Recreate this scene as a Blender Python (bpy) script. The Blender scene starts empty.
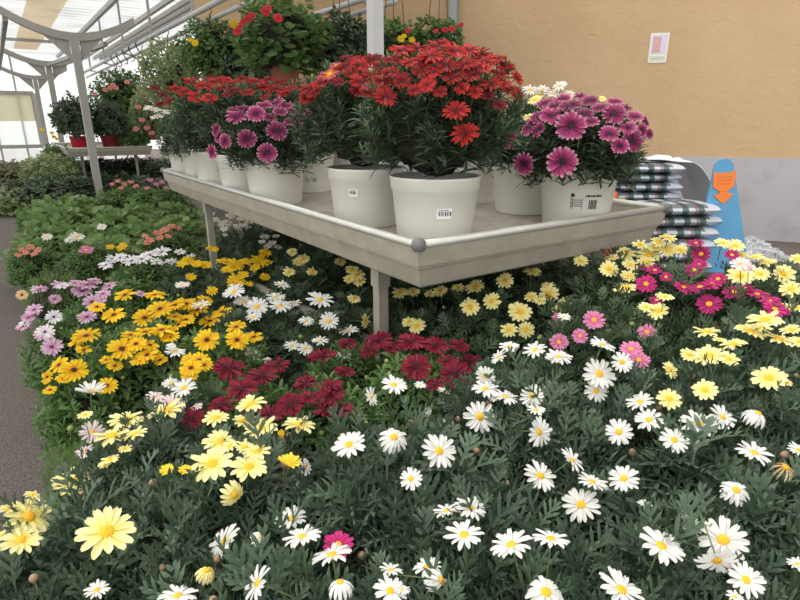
import bpy, bmesh, math, random
import numpy as np
from mathutils import Vector, Matrix

random.seed(7)
scene = bpy.context.scene
COL = scene.collection
PI = math.pi

# ------------------------------------------------------------------ camera
H = 1.13
F = 556.0
PITCH = math.radians(17.9)
CP, SP = math.cos(PITCH), math.sin(PITCH)

def ray(px, py):
    """world direction of a photograph pixel, depth along the optical axis = 1"""
    u = (px - 400.0) / F
    v = (py - 300.0) / F
    return Vector((u, CP - SP * v, -(SP + CP * v)))

CAM = Vector((0, 0, H))

def at_z(px, py, z):
    d = ray(px, py)
    return CAM + d * ((z - H) / d.z)

def at_d(px, py, depth):
    return CAM + ray(px, py) * depth

def at_xz(px, depth, z):
    """point of height z at optical depth, in pixel column px"""
    y = (depth - SP * (H - z)) / CP
    return Vector(((px - 400.0) / F * depth, y, z))

cam_d = bpy.data.cameras.new('camera')
cam = bpy.data.objects.new('camera', cam_d)
COL.objects.link(cam)
cam.location = CAM
cam.rotation_euler = (PI / 2 - PITCH, 0, 0)
cam_d.sensor_width = 36
cam_d.lens = F / 800 * 36
cam_d.clip_start = 0.02
cam_d.clip_end = 200
scene.camera = cam

# local frame of the greenhouse: X = across the benches, Y = along them
TH = math.atan2(0.571, 0.821)
DR = Vector((math.cos(TH), math.sin(TH), 0))
DL = Vector((-math.sin(TH), math.cos(TH), 0))

# --------------------------------------------------------------- materials
def nodes_of(m):
    m.use_nodes = True
    nt = m.node_tree
    return nt, nt.nodes, nt.links

def mat_plain(name, col, rough=0.6, metal=0.0, noise=0.0, nscale=20.0, bump=0.0, bscale=60.0, spec=0.5, dirt=None, dscale=6.0):
    m = bpy.data.materials.new(name)
    nt, N, L = nodes_of(m)
    b = N['Principled BSDF']
    b.inputs['Roughness'].default_value = rough
    b.inputs['Metallic'].default_value = metal
    b.inputs['Specular IOR Level'].default_value = spec
    b.inputs['Base Color'].default_value = (*col, 1)
    tc = N.new('ShaderNodeTexCoord')
    if noise > 0 or dirt:
        n = N.new('ShaderNodeTexNoise')
        n.inputs['Scale'].default_value = nscale
        n.inputs['Detail'].default_value = 6
        L.new(tc.outputs['Object'], n.inputs['Vector'])
        r = N.new('ShaderNodeValToRGB')
        r.color_ramp.elements[0].position = 0.3
        r.color_ramp.elements[1].position = 0.7
        r.color_ramp.elements[0].color = (*[max(0, c * (1 - noise)) for c in col], 1)
        r.color_ramp.elements[1].color = (*[min(1, c * (1 + noise)) for c in col], 1)
        L.new(n.outputs['Fac'], r.inputs['Fac'])
        out = r.outputs['Color']
        if dirt:
            n2 = N.new('ShaderNodeTexNoise')
            n2.inputs['Scale'].default_value = dscale
            n2.inputs['Detail'].default_value = 8
            n2.inputs['Roughness'].default_value = 0.7
            L.new(tc.outputs['Object'], n2.inputs['Vector'])
            r2 = N.new('ShaderNodeValToRGB')
            r2.color_ramp.elements[0].position = 0.5
            r2.color_ramp.elements[1].position = 0.75
            L.new(n2.outputs['Fac'], r2.inputs['Fac'])
            mx = N.new('ShaderNodeMixRGB')
            L.new(r2.outputs['Color'], mx.inputs['Fac'])
            L.new(out, mx.inputs['Color1'])
            mx.inputs['Color2'].default_value = (*dirt, 1)
            out = mx.outputs['Color']
        L.new(out, b.inputs['Base Color'])
    if bump > 0:
        n3 = N.new('ShaderNodeTexNoise')
        n3.inputs['Scale'].default_value = bscale
        n3.inputs['Detail'].default_value = 5
        L.new(tc.outputs['Object'], n3.inputs['Vector'])
        bp = N.new('ShaderNodeBump')
        bp.inputs['Strength'].default_value = bump
        bp.inputs['Distance'].default_value = 0.02
        L.new(n3.outputs['Fac'], bp.inputs['Height'])
        L.new(bp.outputs['Normal'], b.inputs['Normal'])
    return m

def mat_leaf(name, dark, light, rough=0.5, trans=0.25, tcol=None):
    """leaf colours vary per leaf (attribute) and per plant (object random)"""
    m = bpy.data.materials.new(name)
    nt, N, L = nodes_of(m)
    b = N['Principled BSDF']
    b.inputs['Roughness'].default_value = rough
    b.inputs['Specular IOR Level'].default_value = 0.35
    a = N.new('ShaderNodeAttribute'); a.attribute_name = 'shade'
    oi = N.new('ShaderNodeObjectInfo')
    ad = N.new('ShaderNodeMath'); ad.operation = 'MULTIPLY_ADD'
    L.new(oi.outputs['Random'], ad.inputs[0])
    ad.inputs[1].default_value = 0.25
    L.new(a.outputs['Fac'], ad.inputs[2])
    r = N.new('ShaderNodeValToRGB')
    r.color_ramp.elements[0].color = (*dark, 1)
    r.color_ramp.elements[1].color = (*light, 1)
    r.color_ramp.elements[1].position = 1.1 if False else 1.0
    L.new(ad.outputs[0], r.inputs['Fac'])
    L.new(r.outputs['Color'], b.inputs['Base Color'])
    t = N.new('ShaderNodeBsdfTranslucent')
    if tcol is None:
        tcol = tuple(min(1, c * 1.6) for c in light)
    t.inputs['Color'].default_value = (*tcol, 1)
    mx = N.new('ShaderNodeMixShader'); mx.inputs['Fac'].default_value = trans
    L.new(b.outputs[0], mx.inputs[1]); L.new(t.outputs[0], mx.inputs[2])
    L.new(mx.outputs[0], N['Material Output'].inputs['Surface'])
    return m

def mat_petal(name, stops, var=0.12, trans=0.25):
    """petal colour runs from base to tip (attribute rad 0..1)"""
    m = bpy.data.materials.new(name)
    nt, N, L = nodes_of(m)
    b = N['Principled BSDF']
    b.inputs['Roughness'].default_value = 0.55
    b.inputs['Specular IOR Level'].default_value = 0.25
    a = N.new('ShaderNodeAttribute'); a.attribute_name = 'rad'
    r = N.new('ShaderNodeValToRGB')
    e = r.color_ramp.elements
    while len(e) < len(stops): e.new(0.5)
    for k, (p, c) in enumerate(stops):
        e[k].position = p; e[k].color = (*c, 1)
    L.new(a.outputs['Fac'], r.inputs['Fac'])
    oi = N.new('ShaderNodeObjectInfo')
    hs = N.new('ShaderNodeHueSaturation')
    mr = N.new('ShaderNodeMapRange')
    mr.inputs['To Min'].default_value = 1 - var
    mr.inputs['To Max'].default_value = 1 + var * 0.5
    L.new(oi.outputs['Random'], mr.inputs['Value'])
    L.new(mr.outputs[0], hs.inputs['Value'])
    L.new(r.outputs['Color'], hs.inputs['Color'])
    L.new(hs.outputs['Color'], b.inputs['Base Color'])
    t = N.new('ShaderNodeBsdfTranslucent')
    L.new(hs.outputs['Color'], t.inputs['Color'])
    mx = N.new('ShaderNodeMixShader'); mx.inputs['Fac'].default_value = trans
    L.new(b.outputs[0], mx.inputs[1]); L.new(t.outputs[0], mx.inputs[2])
    L.new(mx.outputs[0], N['Material Output'].inputs['Surface'])
    return m

def mat_roof(name, col, clear=0.3, dirt=False):
    m = bpy.data.materials.new(name)
    nt, N, L = nodes_of(m)
    N.remove(N['Principled BSDF'])
    t = N.new('ShaderNodeBsdfTranslucent'); t.inputs['Color'].default_value = (*col, 1)
    tr = N.new('ShaderNodeBsdfTransparent'); tr.inputs['Color'].default_value = (*col, 1)
    if dirt:      # grime that gathers in every few corrugations, and blotches
        tc = N.new('ShaderNodeTexCoord'); sp = N.new('ShaderNodeVectorMath'); sp.operation = 'DOT_PRODUCT'
        sp.inputs[1].default_value = DL; L.new(tc.outputs['Object'], sp.inputs[0])
        k = N.new('ShaderNodeMath'); k.operation = 'MULTIPLY'; k.inputs[1].default_value = 3.3; L.new(sp.outputs['Value'], k.inputs[0])
        f = N.new('ShaderNodeMath'); f.operation = 'PINGPONG'; f.inputs[1].default_value = .5; L.new(k.outputs[0], f.inputs[0])
        nz = N.new('ShaderNodeTexNoise'); nz.inputs['Scale'].default_value = 1.3; nz.inputs['Detail'].default_value = 6; L.new(tc.outputs['Object'], nz.inputs['Vector'])
        a = N.new('ShaderNodeMath'); a.operation = 'MULTIPLY_ADD'; a.inputs[1].default_value = .8; L.new(f.outputs[0], a.inputs[0]); L.new(nz.outputs['Fac'], a.inputs[2])
        r = N.new('ShaderNodeValToRGB'); r.color_ramp.elements[0].position = .45; r.color_ramp.elements[1].position = .75
        r.color_ramp.elements[0].color = (*[c * .72 for c in col], 1); r.color_ramp.elements[1].color = (*col, 1)
        L.new(a.outputs[0], r.inputs['Fac']); L.new(r.outputs['Color'], t.inputs['Color']); L.new(r.outputs['Color'], tr.inputs['Color'])
    mx = N.new('ShaderNodeMixShader'); mx.inputs['Fac'].default_value = clear
    L.new(t.outputs[0], mx.inputs[1]); L.new(tr.outputs[0], mx.inputs[2])
    L.new(mx.outputs[0], N['Material Output'].inputs['Surface'])
    return m

M = {}
M['metal'] = mat_plain('galvanised_metal', (0.44, 0.41, 0.345), 0.5, 0.25, 0.10, 14, 0.05, 90, dirt=(0.36, 0.32, 0.25), dscale=9)
M['rim'] = mat_plain('aluminium_rim', (0.52, 0.51, 0.475), 0.35, 0.4, 0.06, 20)
M['cap'] = mat_plain('grey_plastic_cap', (0.15, 0.15, 0.145), 0.6, 0, 0.1, 40)
M['tray'] = mat_plain('dusty_tray', (0.36, 0.33, 0.29), 0.8, 0, 0.18, 8, 0.2, 60, dirt=(0.14, 0.11, 0.08), dscale=16)
M['pot_white'] = mat_plain('white_plastic_pot', (0.74, 0.725, 0.665), 0.4, 0, 0.03, 7, 0, spec=0.4)
M['pot_black'] = mat_plain('black_nursery_pot', (0.03, 0.028, 0.026), 0.6, 0, 0.1, 20)
M['pot_terra'] = mat_plain('terracotta_plastic', (0.34, 0.12, 0.07), 0.6, 0, 0.12, 10)
M['pot_red'] = mat_plain('red_plastic_pot', (0.50, 0.02, 0.04), 0.35, 0, 0.05, 10)
M['pot_darkred'] = mat_plain('dark_red_pot', (0.22, 0.02, 0.03), 0.4, 0, 0.05, 10)
M['pot_green'] = mat_plain('pale_green_pot', (0.16, 0.26, 0.08), 0.4)
M['soil'] = mat_plain('potting_soil', (0.035, 0.025, 0.018), 0.95, 0, 0.4, 60, 0.6, 90)
M['paper'] = mat_plain('sticker_paper', (0.85, 0.85, 0.85), 0.6)
M['ink'] = mat_plain('black_ink', (0.02, 0.02, 0.02), 0.6)
M['frame'] = mat_plain('painted_grey_steel', (0.40, 0.39, 0.36), 0.5, 0.1, 0.06, 6)
M['frame_white'] = mat_plain('painted_white_steel', (0.56, 0.56, 0.57), 0.45, 0.05, 0.05, 6)
M['frame_blue'] = mat_plain('blue_grey_steel', (0.33, 0.37, 0.40), 0.45, 0.2, 0.05, 6)
M['wire'] = mat_plain('rusty_wire', (0.20, 0.10, 0.07), 0.6, 0.2)
M['stem'] = mat_plain('green_stem', (0.10, 0.15, 0.06), 0.6)
M['floor'] = mat_plain('worn_gravelly_floor', (0.125, 0.104, 0.090), 0.9, 0, 0.38, 85, 0.6, 110, dirt=(0.095, 0.078, 0.068), dscale=2.2)
M['roof'] = mat_roof('corrugated_polycarbonate', (0.64, 0.66, 0.67), 0.35, True)
M['gable'] = mat_roof('white_gable_sheet', (0.90, 0.93, 0.95), 0.35)
M['gutter_sheet'] = mat_roof('stained_tan_sheet', (0.62, 0.50, 0.36), 0.3)
M['blind'] = mat_roof('beige_blind', (0.62, 0.56, 0.42), 0.10)
M['pane'] = mat_roof('frosted_pane', (0.86, 0.90, 0.86), 0.35)
M['pane_blue'] = mat_roof('pale_blue_pane', (0.50, 0.68, 0.92), 0.2)

M['shaded_stems'] = mat_plain('shade_dark_stems', (0.030, 0.030, 0.018), 0.9, 0, 0.5, 40, 0.8, 70)  # stem mass with the crown's inner shade put into its colour
# leaves: (dark, light)
LEAF = {
    'grey':   mat_leaf('grey_green_leaf', (0.014, 0.032, 0.018), (0.105, 0.158, 0.100), 0.42, 0.10),
    'dark':   mat_leaf('dark_green_leaf', (0.016, 0.036, 0.018), (0.098, 0.150, 0.078), 0.45, 0.13),
    'mid':    mat_leaf('mid_green_leaf', (0.040, 0.085, 0.025), (0.135, 0.235, 0.070), 0.5, 0.22),
    'bright': mat_leaf('bright_green_leaf', (0.035, 0.080, 0.024), (0.200, 0.300, 0.105), 0.5, 0.25),
    'pale':   mat_leaf('pale_variegated_leaf', (0.07, 0.12, 0.045), (0.36, 0.42, 0.22), 0.55, 0.3),
    'olive':  mat_leaf('olive_brown_leaf', (0.07, 0.07, 0.03), (0.24, 0.22, 0.10), 0.6, 0.2),
    'bronze': mat_leaf('bronze_leaf', (0.06, 0.04, 0.03), (0.22, 0.13, 0.08), 0.6, 0.2),
}

PET = {
    'W':  mat_petal('white_petal', [(0, (0.72, 0.72, 0.54)), (0.25, (0.76, 0.755, 0.72))], 0.06),
    'Y':  mat_petal('cream_yellow_petal', [(0, (0.84, 0.68, 0.14)), (0.35, (0.86, 0.76, 0.28)), (1, (0.87, 0.81, 0.45))], 0.08),
    'YD': mat_petal('deep_yellow_petal', [(0, (0.82, 0.58, 0.03)), (1, (0.85, 0.68, 0.07))], 0.08),
    'M':  mat_petal('magenta_petal', [(0, (0.40, 0.015, 0.12)), (1, (0.52, 0.035, 0.20))], 0.25),
    'P':  mat_petal('pink_petal', [(0, (0.62, 0.14, 0.32)), (1, (0.74, 0.32, 0.50))], 0.12),
    'WP': mat_petal('blush_white_petal', [(0, (0.78, 0.62, 0.62)), (1, (0.82, 0.72, 0.74))], 0.08),
    'D':  mat_petal('dried_petal', [(0, (0.55, 0.34, 0.10)), (1, (0.68, 0.58, 0.40))], 0.1),
    'C':  mat_petal('crimson_petal', [(0, (0.08, 0.003, 0.012)), (0.5, (0.17, 0.006, 0.024)), (1, (0.25, 0.010, 0.036))], 0.25),
    'O':  mat_petal('golden_petal', [(0, (0.62, 0.24, 0.01)), (0.3, (0.84, 0.50, 0.012)), (1, (0.88, 0.64, 0.03))], 0.14),
    'YS': mat_petal('bright_yellow_petal', [(0, (0.80, 0.48, 0.01)), (1, (0.84, 0.60, 0.02))], 0.12),
    'L':  mat_petal('lilac_pink_petal', [(0, (0.45, 0.18, 0.36)), (0.4, (0.68, 0.40, 0.56)), (1, (0.75, 0.54, 0.64))], 0.15),
    'LW': mat_petal('lilac_white_petal', [(0, (0.62, 0.52, 0.66)), (0.4, (0.80, 0.77, 0.79)), (1, (0.84, 0.82, 0.82))], 0.08),
    'PE': mat_petal('peach_petal', [(0, (0.75, 0.42, 0.20)), (1, (0.84, 0.64, 0.40))], 0.1),
    'R':  mat_petal('scarlet_petal', [(0, (0.15, 0.007, 0.010)), (0.4, (0.32, 0.014, 0.017)), (1, (0.49, 0.035, 0.028))], 0.45),
    'RX': mat_petal('dark_red_petal', [(0, (0.10, 0.006, 0.012)), (1, (0.30, 0.015, 0.03))], 0.25),
    'PP': mat_petal('purple_pink_petal', [(0, (0.08, 0.012, 0.04)), (0.3, (0.24, 0.022, 0.10)), (0.72, (0.41, 0.065, 0.19)), (1, (0.66, 0.36, 0.43))], 0.4),
    'OP': mat_petal('orange_purple_petal', [(0, (0.75, 0.40, 0.03)), (0.35, (0.62, 0.16, 0.05)), (1, (0.32, 0.05, 0.14))], 0.15),
    'CO': mat_petal('coral_petal', [(0, (0.62, 0.18, 0.12)), (1, (0.68, 0.30, 0.24))], 0.15),
    'G':  mat_petal('geranium_red_petal', [(0, (0.50, 0.02, 0.03)), (1, (0.66, 0.05, 0.07))], 0.15),
    'GP': mat_petal('geranium_salmon_petal', [(0, (0.70, 0.20, 0.18)), (1, (0.80, 0.38, 0.34))], 0.15),
}
CEN = {
    'gold': mat_plain('golden_disc', (0.78, 0.42, 0.012), 0.7, 0, 0.25, 900, 0.3, 900),
    'green': mat_plain('green_gold_disc', (0.52, 0.46, 0.03), 0.7, 0, 0.25, 900, 0.3, 900),
    'orange': mat_plain('orange_disc', (0.85, 0.36, 0.015), 0.7, 0, 0.25, 900, 0.3, 900),
    'dark': mat_plain('dark_purple_disc', (0.035, 0.012, 0.025), 0.6, 0, 0.4, 900, 0.8, 900),
    'brown': mat_plain('dark_brown_disc', (0.10, 0.03, 0.012), 0.6, 0, 0.4, 900, 0.8, 900),
    'wine': mat_plain('wine_disc', (0.055, 0.008, 0.015), 0.6, 0, 0.4, 900, 0.8, 900),
}
M['bud_green'] = mat_plain('green_bud', (0.22, 0.26, 0.06), 0.6, 0, 0.2, 200)
M['bud_brown'] = mat_plain('brown_bud', (0.28, 0.18, 0.11), 0.6, 0, 0.2, 200)

# ------------------------------------------------------------ object helpers
def tag(o, label=None, cat=None, group=None, kind=None):
    if label: o['label'] = label
    if cat: o['category'] = cat
    if group: o['group'] = group
    if kind: o['kind'] = kind
    return o

def empty(name, loc, rz=0.0):
    o = bpy.data.objects.new(name, None)
    o.empty_display_size = 0.05
    o.location = loc
    o.rotation_euler = (0, 0, rz)
    COL.objects.link(o)
    return o

def link(name, me, parent=None, loc=(0, 0, 0)):
    o = bpy.data.objects.new(name, me)
    COL.objects.link(o)
    o.location = loc
    if parent: o.parent = parent
    return o

class MB:
    """collects geometry and links it as ONE mesh object"""
    def __init__(s):
        s.v = []; s.f = []; s.mi = []; s.sm = []
    def add(s, vs, fs, mi=0, smooth=False):
        o = len(s.v)
        s.v += [tuple(v) for v in vs]
        for f in fs:
            s.f.append(tuple(i + o for i in f)); s.mi.append(mi); s.sm.append(smooth)
        return s
    def box(s, x0, x1, y0, y1, z0, z1, mi=0):
        vs = [(x, y, z) for z in (z0, z1) for y in (y0, y1) for x in (x0, x1)]
        return s.add(vs, [(0, 2, 3, 1), (4, 5, 7, 6), (0, 1, 5, 4), (2, 6, 7, 3), (0, 4, 6, 2), (1, 3, 7, 5)], mi)
    def bar(s, p, q, w, h=None, mi=0, up=(0, 0, 1)):
        h = h or w
        p = Vector(p); q = Vector(q)
        d = (q - p).normalized(); u = Vector(up)
        if abs(d.dot(u)) > 0.98: u = Vector((1, 0, 0))
        r = d.cross(u).normalized(); u = r.cross(d).normalized()
        vs = []
        for c in (p, q):
            for a, b in ((-1, -1), (1, -1), (1, 1), (-1, 1)):
                vs.append(c + r * a * w / 2 + u * b * h / 2)
        return s.add(vs, [(3, 2, 1, 0), (4, 5, 6, 7), (0, 1, 5, 4), (1, 2, 6, 5), (2, 3, 7, 6), (3, 0, 4, 7)], mi)
    def tube(s, pts, rad, n=8, mi=0, cap=True):
        pts = [Vector(p) for p in pts]
        rads = rad if isinstance(rad, (list, tuple)) else [rad] * len(pts)
        vs = []; fs = []
        prev = None
        for i, p in enumerate(pts):
            d = (pts[min(i + 1, len(pts) - 1)] - pts[max(i - 1, 0)]).normalized()
            if prev is None:
                u = Vector((0, 0, 1)) if abs(d.z) < 0.95 else Vector((1, 0, 0))
                a = d.cross(u).normalized()
            else:
                a = (prev - d * prev.dot(d)).normalized()
            prev = a
            b = d.cross(a)
            for k in range(n):
                t = 2 * PI * k / n
                vs.append(p + (a * math.cos(t) + b * math.sin(t)) * rads[i])
        for i in range(len(pts) - 1):
            for k in range(n):
                k2 = (k + 1) % n
                fs.append((i * n + k, i * n + k2, (i + 1) * n + k2, (i + 1) * n + k))
        if cap:
            fs.append(tuple(reversed(range(n))))
            fs.append(tuple((len(pts) - 1) * n + k for k in range(n)))
        return s.add(vs, fs, mi, True)
    def lathe(s, prof, n=32, mi=0, c=(0, 0, 0), smooth=True, close=False):
        vs = []; fs = []
        for r, z in prof:
            for k in range(n):
                t = 2 * PI * k / n
                vs.append((c[0] + r * math.cos(t), c[1] + r * math.sin(t), c[2] + z))
        for i in range(len(prof) - 1):
            for k in range(n):
                k2 = (k + 1) % n
                fs.append((i * n + k, i * n + k2, (i + 1) * n + k2, (i + 1) * n + k))
        if close:
            fs.append(tuple(reversed(range(n))))
        return s.add(vs, fs, mi, smooth)
    def mesh(s, name, mats):
        me = bpy.data.meshes.new(name)
        me.from_pydata(s.v, [], s.f)
        for m in (mats if isinstance(mats, (list, tuple)) else [mats]): me.materials.append(m)
        me.polygons.foreach_set('material_index', s.mi)
        me.polygons.foreach_set('use_smooth', s.sm)
        me.update()
        return me
    def build(s, name, mats, parent=None, loc=(0, 0, 0)):
        return link(name, s.mesh(name, mats), parent, loc)

def np_mesh(name, V, Fs, mats, attr=None, attr_name='shade', mi=None, smooth=False):
    me = bpy.data.meshes.new(name)
    me.from_pydata(V.tolist(), [], Fs)
    for m in mats: me.materials.append(m)
    if attr is not None:
        a = me.attributes.new(attr_name, 'FLOAT', 'POINT')
        a.data.foreach_set('value', np.asarray(attr, dtype=np.float32))
    if mi is not None: me.polygons.foreach_set('material_index', mi)
    if smooth: me.polygons.foreach_set('use_smooth', [True] * len(me.polygons))
    me.update()
    return me

# ------------------------------------------------------------- leaf templates
def leaf_lobed():
    """deeply cut marguerite leaf, unit length along x"""
    V = []; Fc = []
    def zc(x): return 0.34 * x - 0.66 * x * x
    xs = [0, .25, .5, .75, 1.0]; ws = [.020, .026, .030, .028, .010]
    for x, w in zip(xs, ws):
        V.append((x, -w, zc(x))); V.append((x, w, zc(x)))
    for i in range(4):
        Fc.append((2 * i, 2 * i + 2, 2 * i + 3, 2 * i + 1))
    for x, ln, an in ((.30, .30, 50), (.48, .44, 42), (.66, .36, 35), (.84, .22, 28)):
        for sgn in (-1, 1):
            a = math.radians(an)
            dx, dy = math.cos(a), sgn * math.sin(a)
            nx, ny = -dy, dx
            o = len(V)
            w0, w1 = 0.030, 0.046
            for t, w in ((0, w0), (.62, w1)):
                for q in (-1, 1):
                    px_, py_ = x + dx * ln * t + nx * w * q, dy * ln * t + ny * w * q
                    V.append((px_, py_, zc(x) + .22 * abs(dy) * ln * t))
            px_, py_ = x + dx * ln, dy * ln
            V.append((px_, py_, zc(x) + .10 * abs(dy) * ln))
            Fc.append((o, o + 2, o + 3, o + 1)); Fc.append((o + 2, o + 4, o + 3))
    return np.array(V), Fc

def leaf_lance(wid=0.14, teeth=True):
    V = []; Fc = []
    xs = [0, .2, .45, .7, .88, 1.0]
    ws = [.03, .06, .12 / .14 * wid, wid, wid * .62, .01]
    def zc(x): return 0.15 * x - 0.35 * x * x
    for x, w in zip(xs, ws):
        V += [(x, -w, zc(x) + w * .35), (x, 0, zc(x)), (x, w, zc(x) + w * .35)]
    for i in range(len(xs) - 1):
        o = 3 * i
        Fc += [(o, o + 3, o + 4, o + 1), (o + 1, o + 4, o + 5, o + 2)]
    return np.array(V), Fc

def leaf_round():
    """rounded scalloped leaf on a short stalk, unit length"""
    V = [(0, -.015, 0), (0, .015, 0), (.35, .015, .05), (.35, -.015, .05), (.66, 0, .0)]
    Fc = [(0, 3, 2, 1)]
    n = 12
    for k in range(n):
        t = 2 * PI * (k + .5) / n
        r = .34 * (1.0 if k % 2 else .92)
        V.append((.66 - r * math.cos(t), r * 1.08 * math.sin(t), .07 + (.03 if k % 2 else 0) - .1 * max(0, -math.cos(t))))
    for k in range(n):
        Fc.append((4, 5 + (k + 1) % n, 5 + k))
    return np.array(V), Fc

def leaf_needle():
    V = [(0, -.03, 0), (0, .03, 0), (.5, -.03, .05), (.5, .03, .05), (1, 0, -.05)]
    return np.array(V), [(0, 2, 3, 1), (2, 4, 3)]

TPL = {'lobed': leaf_lobed(), 'lance': leaf_lance(), 'slim': leaf_lance(.085), 'broadlance': leaf_lance(.22), 'round': leaf_round(), 'needle': leaf_needle()}

def norm(a): return a / np.linalg.norm(a, axis=-1, keepdims=True)

def foliage_mesh(name, tpl, mat, seed, shoots=150, per=11, L=(.045, .07), rho=(.66, .93), lean=.7, el=(25, 85), slen=.035, zmin=-.45, core=.60, trail=0.0):
    """a dome of leafy shoots, radius 0.2, centre at the origin"""
    rng = np.random.default_rng(seed)
    R0 = 0.2
    k = np.arange(shoots) + .5
    z = 1 - (1 - zmin) * k / shoots
    ph = k * 2.39996 + rng.normal(0, .25, shoots)
    rr = np.sqrt(np.clip(1 - z * z, 0, 1))
    d = np.stack([rr * np.cos(ph), rr * np.sin(ph), z], 1) + rng.normal(0, .06, (shoots, 3))
    d = norm(d)
    bump = 1 + .09 * np.sin(3 * ph + seed) * rr + rng.normal(0, .05, shoots)
    pos = d * (R0 * rng.uniform(rho[0], rho[1], shoots) * bump)[:, None]
    ax = norm(d * (1 - lean * .5) + np.array([0, 0, lean]) + rng.normal(0, .18, (shoots, 3)))
    if trail:
        low = d[:, 2] < .3
        ax[low] = norm(ax[low] + np.array([0, 0, -trail]))
    # leaves
    n = shoots * per
    A = np.repeat(ax, per, 0); P = np.repeat(pos, per, 0)
    j = np.tile(np.arange(per), shoots)
    s = j / max(1, per - 1)
    az = j * 2.39996 + np.repeat(rng.uniform(0, 6.28, shoots), per) + rng.normal(0, .2, n)
    e = np.radians(el[1] + (el[0] - el[1]) * s + rng.normal(0, 9, n))
    u = norm(np.cross(A, np.where(np.abs(A[:, 2:3]) > .9, np.array([1., 0, 0]), np.array([0, 0, 1.]))))
    w = np.cross(A, u)
    rad = u * np.cos(az)[:, None] + w * np.sin(az)[:, None]
    X = norm(A * np.cos(e)[:, None] + rad * np.sin(e)[:, None])
    Z = norm(A - X * np.sum(A * X, 1, keepdims=True) + rng.normal(0, .12, (n, 3)))
    Z = norm(Z - X * np.sum(Z * X, 1, keepdims=True))
    Y = np.cross(Z, X)
    B = P + A * (slen * (s - .75))[:, None]
    ln = rng.uniform(L[0], L[1], n) * (1 - .35 * s)
    tv, tf = TPL[tpl]
    Vl = tv[None] * ln[:, None, None]
    V = Vl[:, :, 0:1] * X[:, None] + Vl[:, :, 1:2] * Y[:, None] + Vl[:, :, 2:3] * Z[:, None] + B[:, None]
    nt_ = len(tv)
    sh = np.clip(rng.uniform(.05, .6, n) + .25 * s, 0, 1)
    att = np.repeat(sh, nt_)
    V = V.reshape(-1, 3)
    Fs = []
    for i in range(n):
        o = i * nt_
        for f in tf: Fs.append(tuple(o + q for q in f))
    # inner mass for the stems, coloured near black as shade between the leaves
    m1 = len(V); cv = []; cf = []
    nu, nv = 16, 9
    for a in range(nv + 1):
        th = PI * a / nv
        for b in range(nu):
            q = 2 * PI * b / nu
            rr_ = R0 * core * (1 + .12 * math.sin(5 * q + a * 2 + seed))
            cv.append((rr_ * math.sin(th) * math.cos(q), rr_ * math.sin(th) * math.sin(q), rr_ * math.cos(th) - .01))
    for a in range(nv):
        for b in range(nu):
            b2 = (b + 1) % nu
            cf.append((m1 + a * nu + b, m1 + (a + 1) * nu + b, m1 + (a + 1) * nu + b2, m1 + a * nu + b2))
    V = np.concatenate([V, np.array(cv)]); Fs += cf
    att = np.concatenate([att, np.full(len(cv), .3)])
    return np_mesh(name, V, Fs, [mat, M['shaded_stems']], att, mi=[0] * (len(Fs) - len(cf)) + [1] * len(cf))

FOL = {}
def fol(kind, k):
    key = (kind, k)
    if key in FOL: return FOL[key]
    sd = 11 * k + sum(map(ord, kind))
    if kind == 'grey':   me = foliage_mesh('foliage', 'lobed', LEAF['grey'], sd, 125, 9, (.068, .112), rho=(.50, .97), core=.42, slen=.05)
    elif kind == 'greyd': me = foliage_mesh('foliage', 'lobed', LEAF['dark'], sd, 120, 10, (.06, .09), rho=(.52, .95), core=.44)
    elif kind == 'ost':  me = foliage_mesh('foliage', 'lance', LEAF['mid'], sd, 170, 11, (.04, .065), lean=.9)
    elif kind == 'ostd': me = foliage_mesh('foliage', 'slim', LEAF['dark'], sd, 300, 14, (.035, .062), lean=1.1, zmin=-.62, el=(15, 75))
    elif kind == 'broad': me = foliage_mesh('foliage', 'round', LEAF['bright'], sd, 70, 5, (.06, .10), el=(20, 75), lean=1.2)
    elif kind == 'broadm': me = foliage_mesh('foliage', 'round', LEAF['mid'], sd, 130, 7, (.035, .065), el=(20, 80), lean=1.0, zmin=-.8)
    elif kind == 'fine': me = foliage_mesh('foliage', 'needle', LEAF['bright'], sd, 170, 14, (.035, .06), lean=1.2, el=(15, 60))
    elif kind == 'pale': me = foliage_mesh('foliage', 'broadlance', LEAF['pale'], sd, 260, 10, (.028, .045), lean=.5, zmin=-.9, trail=.8, core=.4)
    elif kind == 'hang': me = foliage_mesh('foliage', 'broadlance', LEAF['mid'], sd, 190, 10, (.03, .055), lean=.8, zmin=-.8, trail=.5)
    elif kind == 'hangd': me = foliage_mesh('foliage', 'broadlance', LEAF['dark'], sd, 190, 10, (.03, .055), lean=.8, zmin=-.8, trail=.5)
    elif kind == 'bronze': me = foliage_mesh('foliage', 'broadlance', LEAF['bronze'], sd, 130, 9, (.03, .055), lean=.8)
    elif kind == 'olive': me = foliage_mesh('foliage', 'broadlance', LEAF['olive'], sd, 130, 9, (.03, .055), lean=.8)
    FOL[key] = me
    return me

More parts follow.
